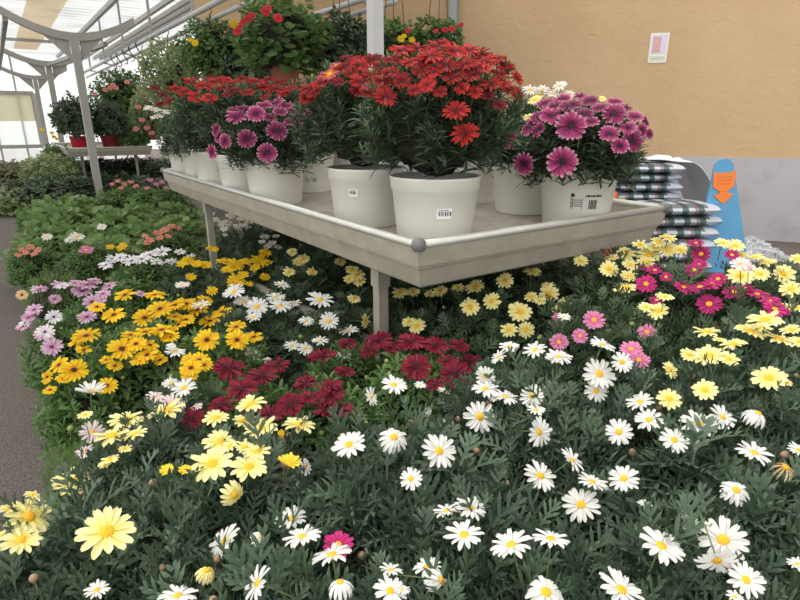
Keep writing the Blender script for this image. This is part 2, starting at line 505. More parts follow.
# ------------------------------------------------------------------ flowers
def flower_geo(n, shape, wid, r0, layers=1, seed=0, tip=.35, length=1.0):
    rng = np.random.default_rng(seed)
    V = []; Fc = []; rad = []
    ts = [0, .3, .6, .85, 1.0]
    wf = [.45, .82, 1.0, .88, tip + .1]
    for ly in range(layers):
        for k in range(n):
            az = 2 * PI * (k + .5 * ly) / n + rng.normal(0, .05)
            a, b = shape
            a += rng.normal(0, .06) + ly * .12; b += rng.normal(0, .08)
            ln = (length - ly * .12) * rng.uniform(.92, 1.05) - r0 * .6
            tw = rng.normal(0, .12)
            ca, sa = math.cos(az), math.sin(az)
            o = len(V)
            for t, w in zip(ts, wf):
                z = a * t + b * t * t
                r = r0 * .6 + ln * t * math.sqrt(max(.15, 1 - min(.85, abs(z) ** 2 * .6)))
                for q in (-1, 0, 1):
                    yy = q * w * wid
                    zz = z + (.03 if q else -.015) * (1 + t) + yy * tw + (k % 2) * .02
                    V.append((r * ca - yy * sa, r * sa + yy * ca, zz)); rad.append(t)
            for i in range(len(ts) - 1):
                e = o + 3 * i
                Fc += [(e, e + 3, e + 4, e + 1), (e + 1, e + 4, e + 5, e + 2)]
    return np.array(V), Fc, np.array(rad)

def center_geo(r0, h):
    V = []; Fc = []; nu = 14; nv = 5
    for a in range(nv + 1):
        th = (PI / 2) * a / nv
        for b in range(nu):
            q = 2 * PI * b / nu
            j = 1 + (.06 if (a + b) % 2 else -.03)
            V.append((r0 * math.cos(th) * math.cos(q) * j, r0 * math.cos(th) * math.sin(q) * j, h * math.sin(th) * j - .02))
    for a in range(nv):
        for b in range(nu):
            b2 = (b + 1) % nu
            Fc.append((a * nu + b, a * nu + b2, (a + 1) * nu + b2, (a + 1) * nu + b))
    return np.array(V), Fc

#       petals, width, disc radius, disc height, disc material, layers
KIND = {
    'W': (16, .130, .255, .15, 'gold', 1), 'Y': (14, .165, .275, .16, 'gold', 1), 'YD': (16, .16, .34, .14, 'gold', 1),
    'M': (17, .15, .27, .12, 'orange', 1), 'P': (18, .14, .27, .12, 'orange', 1), 'WP': (16, .12, .22, .12, 'gold', 1),
    'D': (13, .07, .25, .15, 'orange', 1), 'C': (19, .135, .15, .07, 'wine', 1), 'O': (17, .15, .26, .08, 'brown', 1),
    'YS': (13, .17, .2, .10, 'gold', 1), 'L': (16, .15, .18, .08, 'dark', 1), 'LW': (15, .14, .19, .08, 'dark', 1),
    'PE': (16, .15, .30, .08, 'brown', 1), 'R': (19, .125, .17, .07, 'wine', 1), 'RX': (19, .125, .17, .07, 'wine', 1),
    'PP': (19, .14, .28, .08, 'dark', 1), 'OP': (17, .13, .2, .09, 'gold', 1), 'CO': (9, .26, .15, .1, 'orange', 1),
    'G': (10, .24, .12, .05, 'wine', 2), 'GP': (10, .24, .12, .05, 'orange', 2),
}
SHAPES = {'flat': (.16, -.16), 'up': (.42, -.10), 'cup': (.05, -.62), 'droop': (-.05, -.85), 'shut': (1.15, .1)}
FM = {}
def flower_meshes(kind, shape, var, merged):
    key = (kind, shape, var, merged)
    if key in FM: return FM[key]
    n, wid, r0, ch, cm, ly = KIND[kind]
    lengthen = 1.0
    pv, pf, rad = flower_geo(n, SHAPES[shape], wid, r0, ly, seed=var * 7 + n, length=lengthen)
    cv, cf = center_geo(r0, ch)
    if shape in ('up',): cv = cv + np.array([0, 0, .03])
    if merged:
        o = len(pv)
        V = np.concatenate([pv, cv]); Fs = pf + [tuple(i + o for i in f) for f in cf]
        me = np_mesh('flower', V, Fs, [PET[kind], CEN[cm]], np.concatenate([rad, np.zeros(len(cv))]), 'rad', [0] * len(pf) + [1] * len(cf))
        res = (me, None)
    else:
        res = (np_mesh('petals', pv, pf, [PET[kind]], rad, 'rad'), np_mesh('flower_center', cv, cf, [CEN[cm]], smooth=True))
    FM[key] = res
    return res

def stem_mesh():
    b = MB()
    b.tube([(0, 0, -.02), (0, 0, -.35), (.05, 0, -1.0), (.16, 0, -1.9)], [.06, .05, .045, .045], 6)
    b.lathe([(0.02, -.16), (.13, -.10), (.2, -.02)], 10)      # the green cup under the petals
    return b.mesh('flower_stem', M['stem'])
STEM = stem_mesh()

def bud_mesh(m):
    b = MB()
    b.lathe([(.0, 1.0), (.5, .85), (.85, .4), (.9, 0), (.7, -.5), (.25, -.85), (.14, -1.2), (.12, -4)], 10)
    return b.mesh('flower_bud', m)
BUD = {'g': bud_mesh(M['bud_green']), 'b': bud_mesh(M['bud_brown'])}

# ================================================================= SETTING
ORG = at_xz(418, 1.28, 0.857)             # near corner of the display bench, rim height
ORG = Vector((ORG.x, ORG.y, 0))
def loc(r, l, z=0.0):
    return ORG + DR * r + DL * l + Vector((0, 0, z))
def to_rl(p):
    q = Vector((p.x - ORG.x, p.y - ORG.y, 0))
    return q.dot(DR), q.dot(DL)

# --- floor
fl = MB()
fl.add([(-16, -2, 0), (9, -2, 0), (9, 24, 0), (-16, 24, 0)], [(0, 1, 2, 3)])
tag(fl.build('floor', M['floor']), kind='structure')

# --- stucco wall on the right, running away to the left behind the benches
WP = at_d(700, 200, 5.6); WP.z = 0
DW = Vector((-0.943, 0.334, 0)).normalized()
NW = Vector((-DW.y, DW.x, 0))
if NW.y > 0: NW = -NW                       # faces the camera
def wallp(s, z, off=0.0):
    p = WP + DW * s + NW * off
    return Vector((p.x, p.y, z))
def wall_s(px, py):
    """place on the wall plane seen at a pixel: (s, z)"""
    d = ray(px, py)
    t = (WP - CAM).dot(NW) / d.dot(NW)
    p = CAM + d * t
    return (p - WP).dot(DW), p.z

def stucco():
    m = bpy.data.materials.new('ochre_stucco')
    nt, N, L = nodes_of(m)
    b = N['Principled BSDF']; b.inputs['Roughness'].default_value = .9
    b.inputs['Specular IOR Level'].default_value = .2
    tc = N.new('ShaderNodeTexCoord')
    n1 = N.new('ShaderNodeTexNoise'); n1.inputs['Scale'].default_value = 1.4; n1.inputs['Detail'].default_value = 5
    L.new(tc.outputs['Object'], n1.inputs['Vector'])
    r = N.new('ShaderNodeValToRGB')
    r.color_ramp.elements[0].position = .3; r.color_ramp.elements[1].position = .7
    r.color_ramp.elements[0].color = (.52, .36, .205, 1); r.color_ramp.elements[1].color = (.58, .41, .245, 1)
    L.new(n1.outputs['Fac'], r.inputs['Fac']); L.new(r.outputs['Color'], b.inputs['Base Color'])
    n2 = N.new('ShaderNodeTexNoise'); n2.inputs['Scale'].default_value = 9; n2.inputs['Detail'].default_value = 9
    n2.inputs['Roughness'].default_value = .62; n2.inputs['Distortion'].default_value = .5
    L.new(tc.outputs['Object'], n2.inputs['Vector'])
    r2 = N.new('ShaderNodeValToRGB')
    r2.color_ramp.elements[0].position = .36; r2.color_ramp.elements[1].position = .56
    L.new(n2.outputs['Fac'], r2.inputs['Fac'])
    bp = N.new('ShaderNodeBump'); bp.inputs['Strength'].default_value = .34; bp.inputs['Distance'].default_value = .009
    L.new(r2.outputs['Color'], bp.inputs['Height']); L.new(bp.outputs['Normal'], b.inputs['Normal'])
    return m
M['stucco'] = stucco()
M['plaster'] = mat_plain('grey_white_plaster', (.44, .43, .45), .7, 0, .05, 2.0, .05, 30, dirt=(.33, .315, .33), dscale=3.0)
S_END = wall_s(196, 20)[0]
S_BEG = -5.0
BAND = wall_s(720, 157)[1]
def wall_slab(s0, s1, z0, z1, o0, o1):
    b = MB()
    vs = [wallp(s, z, o) for z in (z0, z1) for o in (o0, o1) for s in (s0, s1)]
    return b.add(vs, [(0, 2, 3, 1), (4, 5, 7, 6), (0, 1, 5, 4), (2, 6, 7, 3), (0, 4, 6, 2), (1, 3, 7, 5)])
tag(wall_slab(S_BEG, S_END, 0, 3.4, -.2, 0).build('wall_right', M['stucco']), kind='structure')
tag(wall_slab(S_BEG, S_END, 0, BAND, 0.001, .012).build('baseboard_right', M['plaster']), kind='structure')

# --- roof: corrugated clear sheet on purlins (one mesh), following the wall line
ZR = 2.95
def roof_panel(r0, r1, l0, l1, z, mat, name, step=.038, amp=.009):
    nl = int((l1 - l0) / step)
    V = []; Fs = []
    for i in range(nl + 1):
        l = l0 + (l1 - l0) * i / nl
        a = amp * (1 if i % 2 else -1)
        V.append(tuple(loc(r0, l, z + a))); V.append(tuple(loc(r1, l, z + a)))
    for i in range(nl):
        Fs.append((2 * i, 2 * i + 1, 2 * i + 3, 2 * i + 2))
    return np_mesh(name, np.array(V), Fs, [mat])
roof = link('ceiling', roof_panel(-7.5, 3.2, 1.2, 19.0, ZR, M['roof'], 'ceiling'))
tag(roof, kind='structure')
# the tan strip above the gutter line
p0 = to_rl(at_z(40, 10, ZR - .05)); p1 = to_rl(at_z(22, 60, ZR - .05))
rs = (p0[0] + p1[0]) / 2
strip = link('roof_strip', roof_panel(rs - .26, rs + .26, 1.4, min(17.5, p1[1] + 1.0), ZR - .05, M['gutter_sheet'], 'roof_strip', .11, .012), roof)
# purlins along the greenhouse and ties across it
for px, py in ((100, 14), (150, 13), (172, 10), (196, 3), (-40, 30), (250, -20)):
    r, l = to_rl(at_z(px, py, ZR - .08))
    b = MB(); b.bar(loc(r, 1.2, ZR - .08), loc(r, 18.8, ZR - .08), .06, .07)
    b.build('purlin', M['frame'], roof)
for l in (14.4,):
    b = MB(); b.bar(loc(-7.4, l, ZR - .17), loc(1.2, l, ZR - .17), .05, .06)
    b.build('tie_beam', M['frame'], roof)

# --- far gable wall of white sheet, with a shaded window
LB = 18.6
def gable(name, r0, r1, z0, z1, mat, off=0.0, step=.28, parent=None, amp=.02):
    n = max(2, int((r1 - r0) / step)); V = []; Fs = []
    for i in range(n + 1):
        r = r0 + (r1 - r0) * i / n
        a = amp if i % 2 else -amp
        V.append(tuple(loc(r, LB + off + a, z0))); V.append(tuple(loc(r, LB + off + a, z1)))
    for i in range(n): Fs.append((2 * i, 2 * i + 2, 2 * i + 3, 2 * i + 1))
    return link(name, np_mesh(name, np.array(V), Fs, [mat]), parent)
def back_rl(px, py):
    d = ray(px, py); P = loc(0, LB)
    t = (P - CAM).dot(DL) / d.dot(DL)
    p = CAM + d * t
    return to_rl(p)[0], p.z
wb = gable('wall_back', -9.5, 3.0, 0, ZR - .02, M['gable']); tag(wb, kind='structure')
for i in range(16):
    b = MB(); r = -9.4 + i * .62
    b.bar(loc(r, LB - .05, 0), loc(r, LB - .05, ZR - .1), .035, .035); b.build('sheet_rib', M['frame'], wb)
r0, zt = back_rl(-30, 92); r1, zb = back_rl(43, 146)
win = MB()
for a, b_ in (((r0, zb), (r1, zb)), ((r0, zt), (r1, zt)), ((r0, zb), (r0, zt)), ((r1, zb), (r1, zt))):
    win.bar(loc(a[0], LB - .12, a[1]), loc(b_[0], LB - .12, b_[1]), .10, .10)
w1 = win.build('window_1', M['frame']); tag(w1, kind='structure')
zm = zb + (zt - zb) * .48
gable('pane', r0 + .05, r1 - .05, zb + .05, zt - .05, M['pane'], -.09, .2, w1, .004)
gable('blind', r0 + .05, r1 - .05, zm, zt - .05, M['blind'], -.14, .2, w1, .012)
r0, zt = back_rl(108, 112); r1, zb = back_rl(150, 136)
win = MB()
for a, b_ in (((r0, zb), (r1, zb)), ((r0, zt), (r1, zt)), ((r0, zb), (r0, zt)), ((r1, zb), (r1, zt)), ((r0, (zb + zt) / 2), (r1, (zb + zt) / 2)), (((r0 + r1) / 2, zb), ((r0 + r1) / 2, zt))):
    win.bar(loc(a[0], LB - .12, a[1]), loc(b_[0], LB - .12, b_[1]), .06, .06)
w2 = win.build('window_2', M['frame']); tag(w2, kind='structure')
gable('pane', r0, r1, zb, zt, M['pane_blue'], -.09, .4, w2, .003)

# --- T shaped gutter posts
def gutter_post(p, ztop, half, sag, label):
    root = empty('gutter_post', p, TH)
    tag(root, label, 'post', 'gutter posts along the path')
    b = MB(); b.bar((0, 0, 0), (0, 0, ztop), .088, .088, up=(0, 1, 0)); b.box(-.1, .1, -.09, .09, 0, .015); b.build('post', M['frame'], root)
    b = MB(); n = 18; vs = []; fs = []
    for i in range(n + 1):
        t = -1 + 2 * i / n
        x = t * half; z = ztop + sag * abs(t) ** 1.9
        for y in (-.04, .04):
            for dz in (-.045, .045): vs.append((x, y, z + dz))
    for i in range(n):
        o = 4 * i
        for a, c in ((0, 1), (1, 3), (3, 2), (2, 0)): fs.append((o + a, o + c, o + 4 + c, o + 4 + a))
    fs += [(0, 2, 3, 1), (4 * n, 4 * n + 1, 4 * n + 3, 4 * n + 2)]
    b.add(vs, fs); b.build('curved_arm', M['frame'], root)
    for s in (-1, 1):
        b = MB()
        prof = [(s * .06, ztop - .04), (s * .31, ztop - .0), (s * .05, ztop - .27)]
        vs = [(x, y, z) for y in (-.012, .012) for x, z in prof]
        b.add(vs, [(0, 1, 2), (5, 4, 3), (0, 3, 4, 1), (1, 4, 5, 2), (2, 5, 3, 0)])
        b.build('gusset', M['frame'], root)
    return root
PB = at_xz(95, 7.2, .55); PB.z = 0
d35 = ray(72, 37); zt1 = H + d35.z * (PB.y / d35.y)
for t, lab in ((0, 'grey T-shaped gutter post nearest of the row, in front of the far bench'),
               (4.1, 'grey T-shaped gutter post in the middle of the row left of the far bench'),
               (8.2, 'grey T-shaped gutter post farthest back in the row near the path')):
    gutter_post(PB + DL * t, zt1, .70, .23, lab)
# braces between the arms, gutter pipe
b = MB(); b.bar(PB + DR * -.66 + Vector((0, 0, zt1 + .14)), PB + DR * -.66 + DL * 8.2 + Vector((0, 0, zt1 + .14)), .05, .05)
tag(b.build('trim_1', M['frame']), kind='structure')
b = MB(); b.bar(PB + DL * .05 + DR * .35 + Vector((0, 0, zt1 - .05)), PB + DL * 4.05 - DR * .0 + Vector((0, 0, zt1 - .02)), .05, .05)
tag(b.build('trim_2', M['frame']), kind='structure')

# two single posts behind the bench
q = at_xz(377, 3.7, .8)
root = empty('support_post', (q.x, q.y, 0), TH)
tag(root, 'white square steel post rising behind the red flowers on the bench', 'post')
b = MB(); b.bar((0, 0, 0), (0, 0, ZR - .03), .075, .075, up=(0, 1, 0)); b.build('post', M['frame_white'], root)
b = MB(); b.box(-.08, .08, -.08, .08, 0, .012); b.box(-.07, .07, -.07, .07, ZR - .05, ZR - .03); b.build('end_plate', M['frame_white'], root)
b = MB(); b.bar((-.5, 0, ZR - .06), (0, 0, 2.3), .05, .05); b.build('brace', M['frame_white'], root)
s_, z_ = wall_s(455, 15)
q = wallp(s_, 0, .06)
root = empty('conduit_post', q, math.atan2(DW.y, DW.x))
tag(root, 'slim blue-grey steel post standing against the ochre wall', 'post')
b = MB(); b.bar((0, 0, 0), (0, 0, 3.3), .08, .06, up=(0, 1, 0)); b.build('post', M['frame_blue'], root)
for zz in (.9, 1.9, 2.45):
    b = MB(); b.tube([(0, .03, zz), (0, .05, zz)], .014, 8); b.tube([(0, -.03, zz), (0, -.05, zz)], .014, 8); b.build('bolt', M['frame_blue'], root)

# overhead pipes the baskets hang from
def hanging_rail(pxa, pya, l0, l1, z, label):
    r, l = to_rl(at_z(pxa, pya, z))
    root = empty('hanging_rail', loc(r, l0, z), TH)
    tag(root, label, 'rail', 'overhead rails for the baskets')
    b = MB(); b.tube([(0, 0, 0), (0, l1 - l0, 0)], .028, 10); b.build('pipe', M['frame_white'], root)
    b = MB(); b.tube([(.13, 0, -.06), (.13, l1 - l0, -.06)], .022, 10); b.build('pipe', M['frame_white'], root)
    k = .3
    while k < l1 - l0:
        b = MB(); b.bar((0, k, -.05), (0, k, ZR - z - .02), .03, .03); b.bar((-.02, k, -.02), (.16, k, -.08), .03, .02)
        b.build('hanger', M['frame'], root); k += 2.0
    return root, r
railA, RA = hanging_rail(217, 2, to_rl(at_z(217, 2, 2.2))[1] - 1.5, 15.5, 2.2, 'pair of white overhead pipes on the left with black hooks')
railB, RB = hanging_rail(330, 10, to_rl(at_z(330, 10, 2.2))[1] - 1.0, to_rl(at_z(330, 10, 2.2))[1] + 4.0, 2.2, 'pair of white overhead pipes above the terracotta hanging pot')
for k in range(5):
    hk = MB()
    y = 5.2 + k * .55
    hk.tube([(0, y, .03), (-.035, y, .01), (-.03, y, -.04), (0, y, -.09), (.035, y, -.14), (.02, y, -.19), (-.02, y, -.19)], .009, 6)
    hk.build('hook', M['pot_black'], railA)

# white arch brackets near the left rail (roof of the next bay)
# ============================================================ DISPLAY BENCH
def bench(origin, w, ln, zr, name, label, legs, group=None, rail=False, drop=.043):
    root = empty(name, (origin.x, origin.y, 0), TH)
    tag(root, label, 'bench', group)
    def ring(levels, mi=0):
        vs = []; fs = []
        for z, i in levels:
            vs += [(i, i, z), (w - i, i, z), (w - i, ln - i, z), (i, ln - i, z)]
        for k in range(len(levels) - 1):
            for a in range(4):
                c = (a + 1) % 4
                fs.append((4 * k + a, 4 * k + c, 4 * k + 4 + c, 4 * k + 4 + a))
        return vs, fs
    b = MB()
    lv = [(zr - .118, .036), (zr - .113, .030), (zr - .066, .018), (zr - .063, .013), (zr - .059, .013), (zr - .056, .008), (zr - .012, .002), (zr - .006, .004), (zr - .006, .016), (zr - .05, .022), (zr - .115, .045), (zr - .118, .036)]
    b.add(*ring(lv)); b.build('fascia', M['metal'], root)
    b = MB(); rr = .011; i = .008
    pts = [(i, i), (w - i, i), (w - i, ln - i), (i, ln - i)]
    for a in range(4):
        p, q_ = pts[a], pts[(a + 1) % 4]
        b.tube([(p[0], p[1], zr - .003), (q_[0], q_[1], zr - .003)], rr, 12)
    b.build('rolled_rim', M['rim'], root)
    b = MB(); b.box(.018, w - .018, .018, ln - .018, zr - drop - .006, zr - drop); b.build('tray', M['tray'], root)
    for x, y in pts:
        b = MB()
        b.lathe([(.0001, .0175), (.010, .016), (.016, .009), (.0175, 0), (.0165, -.008), (.0135, -.013)], 16, c=(x, y, zr - .003))
        b.build('corner_cap', M['cap'], root)
    for x, y in legs:
        b = MB(); b.box(x - .021, x + .021, y - .021, y + .021, zr - .20, zr - .05); b.box(x - .0165, x + .0165, y - .0165, y + .0165, 0, zr - .19)
        b.box(x - .045, x + .045, y - .045, y + .045, 0, .006)
        b.build('leg', M['metal'], root)
    for y in sorted(set(l[1] for l in legs)):
        b = MB(); b.box(.05, w - .05, y - .02, y + .02, zr - .115, zr - drop - .007); b.build('cross_bar', M['metal'], root)
    if rail:
        b = MB(); b.bar((legs[0][0], .35, .46), (legs[0][0], ln - .5, .36), .022, .026); b.build('stretcher', M['metal'], root)
    return root
BW, BL = 1.03, 2.50
bench(ORG, BW, BL, .857, 'display_bench', 'long grey metal tray bench crowded with white flower pots, in the centre',
      [(.115, .34), (.115, 2.05), (.93, .35), (.93, 2.05)], 'metal plant benches', rail=True)
TZ = .857 - .043
b2 = at_xz(66, 7.7, .76)
B2 = Vector((b2.x, b2.y, 0))
bench(B2, 1.12, 2.4, .76, 'display_bench', 'far grey metal bench carrying red pots, behind the gutter posts', [(.2, .25), (.2, 2.1), (.92, .25), (.92, 2.1)], 'metal plant benches')
def loc2(r, l, z=0.0): return B2 + DR * r + DL * l + Vector((0, 0, z))


# ================================================================== POTS
def pot_mesh(mat, r=.12, h=.178, base=.098):
    b = MB()
    band = h * .80
    rb = base + (r * .955 - base) * .97
    prof = [(.001, .004), (base * .8, .004), (base * .84, 0), (base, 0), (base + .002, .006), (rb, band), (r * .985, band + .003), (r * .992, h - .012), (r, h - .010), (r * 1.012, h - .004), (r * 1.005, h), (r * .97, h), (r * .955, h - .02), (r * .95, h - .028)]
    b.lathe(prof, 40)
    b.lathe([(r * .951, h - .028), (r * .6, h - .02), (.001, h - .018)], 40, 1)
    return b.mesh('pot', [mat, M['soil']])
POT = {'white': pot_mesh(M['pot_white']), 'black': pot_mesh(M['pot_black'], .085, .15, .062), 'terra': pot_mesh(M['pot_terra'], .14, .21, .10),
       'red': pot_mesh(M['pot_red'], .14, .20, .11), 'darkred': pot_mesh(M['pot_darkred'], .14, .20, .11), 'small': pot_mesh(M['pot_white'], .07, .10, .055),
       'green': pot_mesh(M['pot_green'], .13, .17, .09)}

def barcode(pot, ang, z, w, h, r_at, kind='sticker'):
    """printed label bent around the pot wall: sheet and printed bars"""
    rnd = random.Random(int(ang * 100) + 3)
    b = MB()
    def patch(u0, u1, v0, v1, off, mi):
        n = max(1, int((u1 - u0) / .006)); vs = []; fs = []
        for i in range(n + 1):
            u = u0 + (u1 - u0) * i / n
            for v in (v0, v1):
                rr = r_at(z + v) + off
                a = ang + u / r_at(z)
                vs.append((rr * math.cos(a), rr * math.sin(a), z + v))
        for i in range(n): fs.append((2 * i, 2 * i + 2, 2 * i + 3, 2 * i + 1))
        b.add(vs, fs, mi)
    if kind == 'sticker':
        patch(-w / 2, w / 2, -h / 2, h / 2, .0012, 0)
        u = -w * .40
        while u < w * .38:
            d = rnd.choice([.0012, .002, .003]); patch(u, u + d, -h * .22, h * .22, .0018, 1); u += d + rnd.choice([.0012, .0022])
        patch(-w * .40, w * .3, h * .30, h * .36, .0018, 1)
    else:
        patch(-w * .5, -w * .38, h * .30, h * .5, .0012, 1)
        for r_ in (.1, -.02, -.14, -.26): patch(-w * .5, -w * .12, h * r_, h * (r_ + .035), .0012, 1)
        for uu in (-.5, -.44, -.12): patch(w * uu, w * (uu + .012), -h * .45, h * .28, .0012, 1)
        u = -.02 * w
        while u < w * .5:
            d = rnd.choice([.003, .005, .008]); patch(u, u + d, h * .3, h * .42, .0012, 1); u += d + .002
        u = .12 * w
        while u < w * .42:
            d = rnd.choice([.0012, .002, .003]); patch(u, u + d, -h * .42, h * .12, .0012, 1); u += d + rnd.choice([.0015, .0025])
    return b.build('printed_label', [M['paper'], M['ink']], pot)

def white_r(z):          # outer radius of the white pot at height z
    base, r, band = .100, .12, .178 * .8
    rb = base + (r * .955 - base) * .97
    return base + (rb - base) * min(1, z / band)

# ================================================================ PLANTS
PLANTS = []
fkin = 0
def plant(name, cat, label, c, ztop, r, rz, kind, accept, potk='black', pot_z=0.0, group=None, buds=0, pot=True, pot_at=None, zrot=None):
    """a potted plant: Empty at its base > pot, foliage, flower..., flower_bud..."""
    global fkin
    fkin += 1
    root = empty(name, (c.x, c.y, pot_z))
    tag(root, label, cat, group)
    if pot: link('pot', POT[potk], root)
    zc = ztop - rz
    f = link('foliage', fol(kind, fkin % 2), root, (0, 0, zc - pot_z))
    s = r / .2
    f.scale = (s, s, rz / .2)
    f.rotation_euler = (0, 0, random.uniform(0, 6.28) if zrot is None else zrot)
    p = dict(root=root, c=Vector((c.x, c.y, zc)), r=r, rz=rz, accept=accept, buds=buds, kind=kind)
    PLANTS.append(p)
    if potk == 'black' and pot and zc - .75 * rz > .15:
        b = MB(); rnd = random.Random(fkin)
        for k in range(5):
            a = rnd.uniform(0, 6.28); b.tube([(0.02 * math.cos(a), .02 * math.sin(a), .12), (.04 * math.cos(a), .04 * math.sin(a), (zc - pot_z) * .6), (.5 * r * math.cos(a), .5 * r * math.sin(a), zc - pot_z)], .004, 5)
        b.build('stalks', M['stem'], root)
    return p

def gplant(name, label, px, py, ztop, r, rz, kind, accept, group=None, buds=0, cat='flowering plant'):
    return plant(name, cat, label, at_z(px, py, ztop), ztop, r, rz, kind, accept, group=group, buds=buds)

MD, AD = 'marguerite_daisy', 'african_daisy'
g_w = 'white marguerite bushes in the foreground'
# white, foreground
gplant(MD, 'grey-leaved white daisy bush directly in front of the crimson flowers', 400, 450, .66, .195, .21, 'grey', 'W', g_w, 6)
gplant(MD, 'white daisy bush in the middle between bench corner and bottom edge', 570, 408, .66, .18, .2, 'grey', 'W', g_w, 4)
gplant(MD, 'white daisy bush at right with a dried brown daisy beside the cream bushes', 725, 450, .66, .19, .21, 'grey', 'WD', g_w, 5)
gplant(MD, 'sparse white daisy bush low at bottom centre with side-facing blooms', 510, 535, .65, .16, .2, 'grey', 'W', g_w, 5)
gplant(MD, 'white daisy bush at bottom right with the largest overlapping blooms', 700, 565, .66, .165, .2, 'grey', 'W', g_w, 4)
gplant(MD, 'white daisy bush at bottom left centre with one magenta bloom showing', 275, 565, .64, .15, .19, 'grey', 'WM', g_w, 5)
gplant(MD, 'white daisy bush at the bottom edge with a drooping bloom, below centre', 410, 600, .63, .14, .19, 'grey', 'W', g_w, 5)
gplant(MD, 'leafy white daisy bush cut by the right edge of the picture', 850, 520, .66, .17, .2, 'grey', 'W', g_w, 3)
gplant(MD, 'small white daisy bush right beside the crimson flowers under the bench corner', 500, 372, .65, .135, .18, 'grey', 'W', g_w, 3)
gplant(MD, 'low white daisy bush with a rounded bloom cut by the bottom edge', 590, 625, .60, .14, .18, 'grey', 'W', g_w, 3)
# cream yellow, foreground left
g_y = 'cream yellow marguerite bushes'
gplant(MD, 'cream yellow daisy bush just in front of the crimson flowers on the left', 235, 450, .65, .17, .2, 'grey', ('Y', 'YD'), g_y, 6)
gplant(MD, 'cream yellow daisy bush at lower left with one big single bloom', 105, 515, .64, .165, .2, 'grey', ('Y',), g_y, 6)
gplant(MD, 'cream yellow daisy bush leaning over the path at the left edge', 25, 560, .60, .15, .2, 'grey', ('Y',), g_y, 3)
gplant(MD, 'leafy daisy bush at the bottom left corner with few pale blooms', 150, 585, .61, .14, .19, 'grey', ('W',), g_y, 4)
gplant(MD, 'cream yellow daisy bush with flat-topped blooms behind the lower left bush', 140, 428, .63, .125, .18, 'grey', ('Y',), g_y, 3)
gplant(MD, 'small white daisy bush between the golden and crimson african daisies', 178, 390, .60, .11, .17, 'greyd', ('W', 'WP'), None, 3)
gplant(MD, 'blush white spiky daisy plant beside the path on feathery leaves', 90, 425, .56, .10, .16, 'fine', ('WP', 'WX'), None, 1)
gplant('feathery_foliage_plant', 'bright green feathery plant without flowers at the path edge, lower left', 64, 448, .47, .07, .13, 'fine', (), None, 0, 'foliage plant')
# crimson
g_c = 'crimson african daisies'
gplant(AD, 'crimson african daisy left of the group, behind cream yellow blooms', 245, 385, .59, .15, .17, 'ost', 'C', g_c, 4)
gplant(AD, 'crimson african daisy in the middle of the group, with green buds', 325, 385, .58, .14, .16, 'ost', 'C', g_c, 8)
gplant(AD, 'crimson african daisy in front of the bench leg, right of the group', 420, 355, .60, .16, .17, 'ost', 'C', g_c, 6)
gplant(AD, 'small crimson african daisy behind the group between white daisies', 345, 345, .56, .12, .15, 'ost', 'C', g_c, 6)
# golden
g_o = 'golden african daisies'
gplant(AD, 'golden african daisy spilling over the path edge on the left', 80, 362, .56, .12, .17, 'ost', 'O', g_o, 4)
gplant(AD, 'golden african daisy with many blooms in the middle of the golden group', 135, 328, .59, .18, .19, 'ost', 'O', g_o, 5)
gplant(AD, 'golden african daisy right of the group, touching the crimson blooms', 218, 332, .58, .15, .17, 'ost', 'O', g_o, 5)
gplant(AD, 'golden african daisy behind the group next to lilac blooms', 165, 300, .55, .16, .17, 'ost', 'O', g_o, 5)
gplant(AD, 'orange-toned african daisy low in front of the small white daisies', 190, 366, .57, .09, .15, 'ost', 'O', g_o, 2)
# mid white and yellow by the bench leg
gplant(MD, 'white marguerite clump left of the bench leg beside the golden flowers', 262, 305, .54, .19, .18, 'greyd', 'W', None, 2)
gplant(MD, 'white marguerite clump around the low metal bar under the bench', 318, 318, .54, .14, .17, 'greyd', 'W', None, 3)
gplant('yellow_bush_daisy', 'bright yellow small-flowered daisy clump under the left side of the bench', 240, 268, .47, .22, .18, 'greyd', ('YS',), None, 2)
gplant('yellow_bush_daisy', 'bright yellow small-flowered daisy clump near the left bench leg', 190, 264, .46, .16, .17, 'greyd', ('YS',), None, 2)
# lilac by the path
gplant(AD, 'lilac and white african daisy at the path edge beyond the golden blooms', 63, 315, .46, .155, .18, 'ost', ('L', 'LW', 'PE'), None, 3)
gplant(AD, 'lilac pink african daisy close behind the golden blooms', 95, 292, .48, .16, .17, 'ost', ('L',), None, 3)
gplant(AD, 'white lavender-tinted african daisy clump left of the bench leg', 150, 258, .46, .24, .19, 'ost', ('LV',), None, 3)
gplant('feathery_foliage_plant', 'bright green grassy plant at the path edge behind the lilac daisies', 48, 268, .40, .17, .17, 'fine', (), None, 0, 'foliage plant')
gplant(MD, 'small white and pink daisy clump amid the leafy green plants', 85, 245, .42, .17, .16, 'ost', ('WB', 'CO2'), None, 2)
gplant('coral_flower_plant', 'coral flowered plant left of the far bench leg', 165, 232, .42, .22, .17, 'ost', ('CO',), None, 0)
gplant('coral_flower_plant', 'low coral flowered plant at the path edge', 30, 246, .38, .16, .16, 'ost', ('CO3',), None, 0)
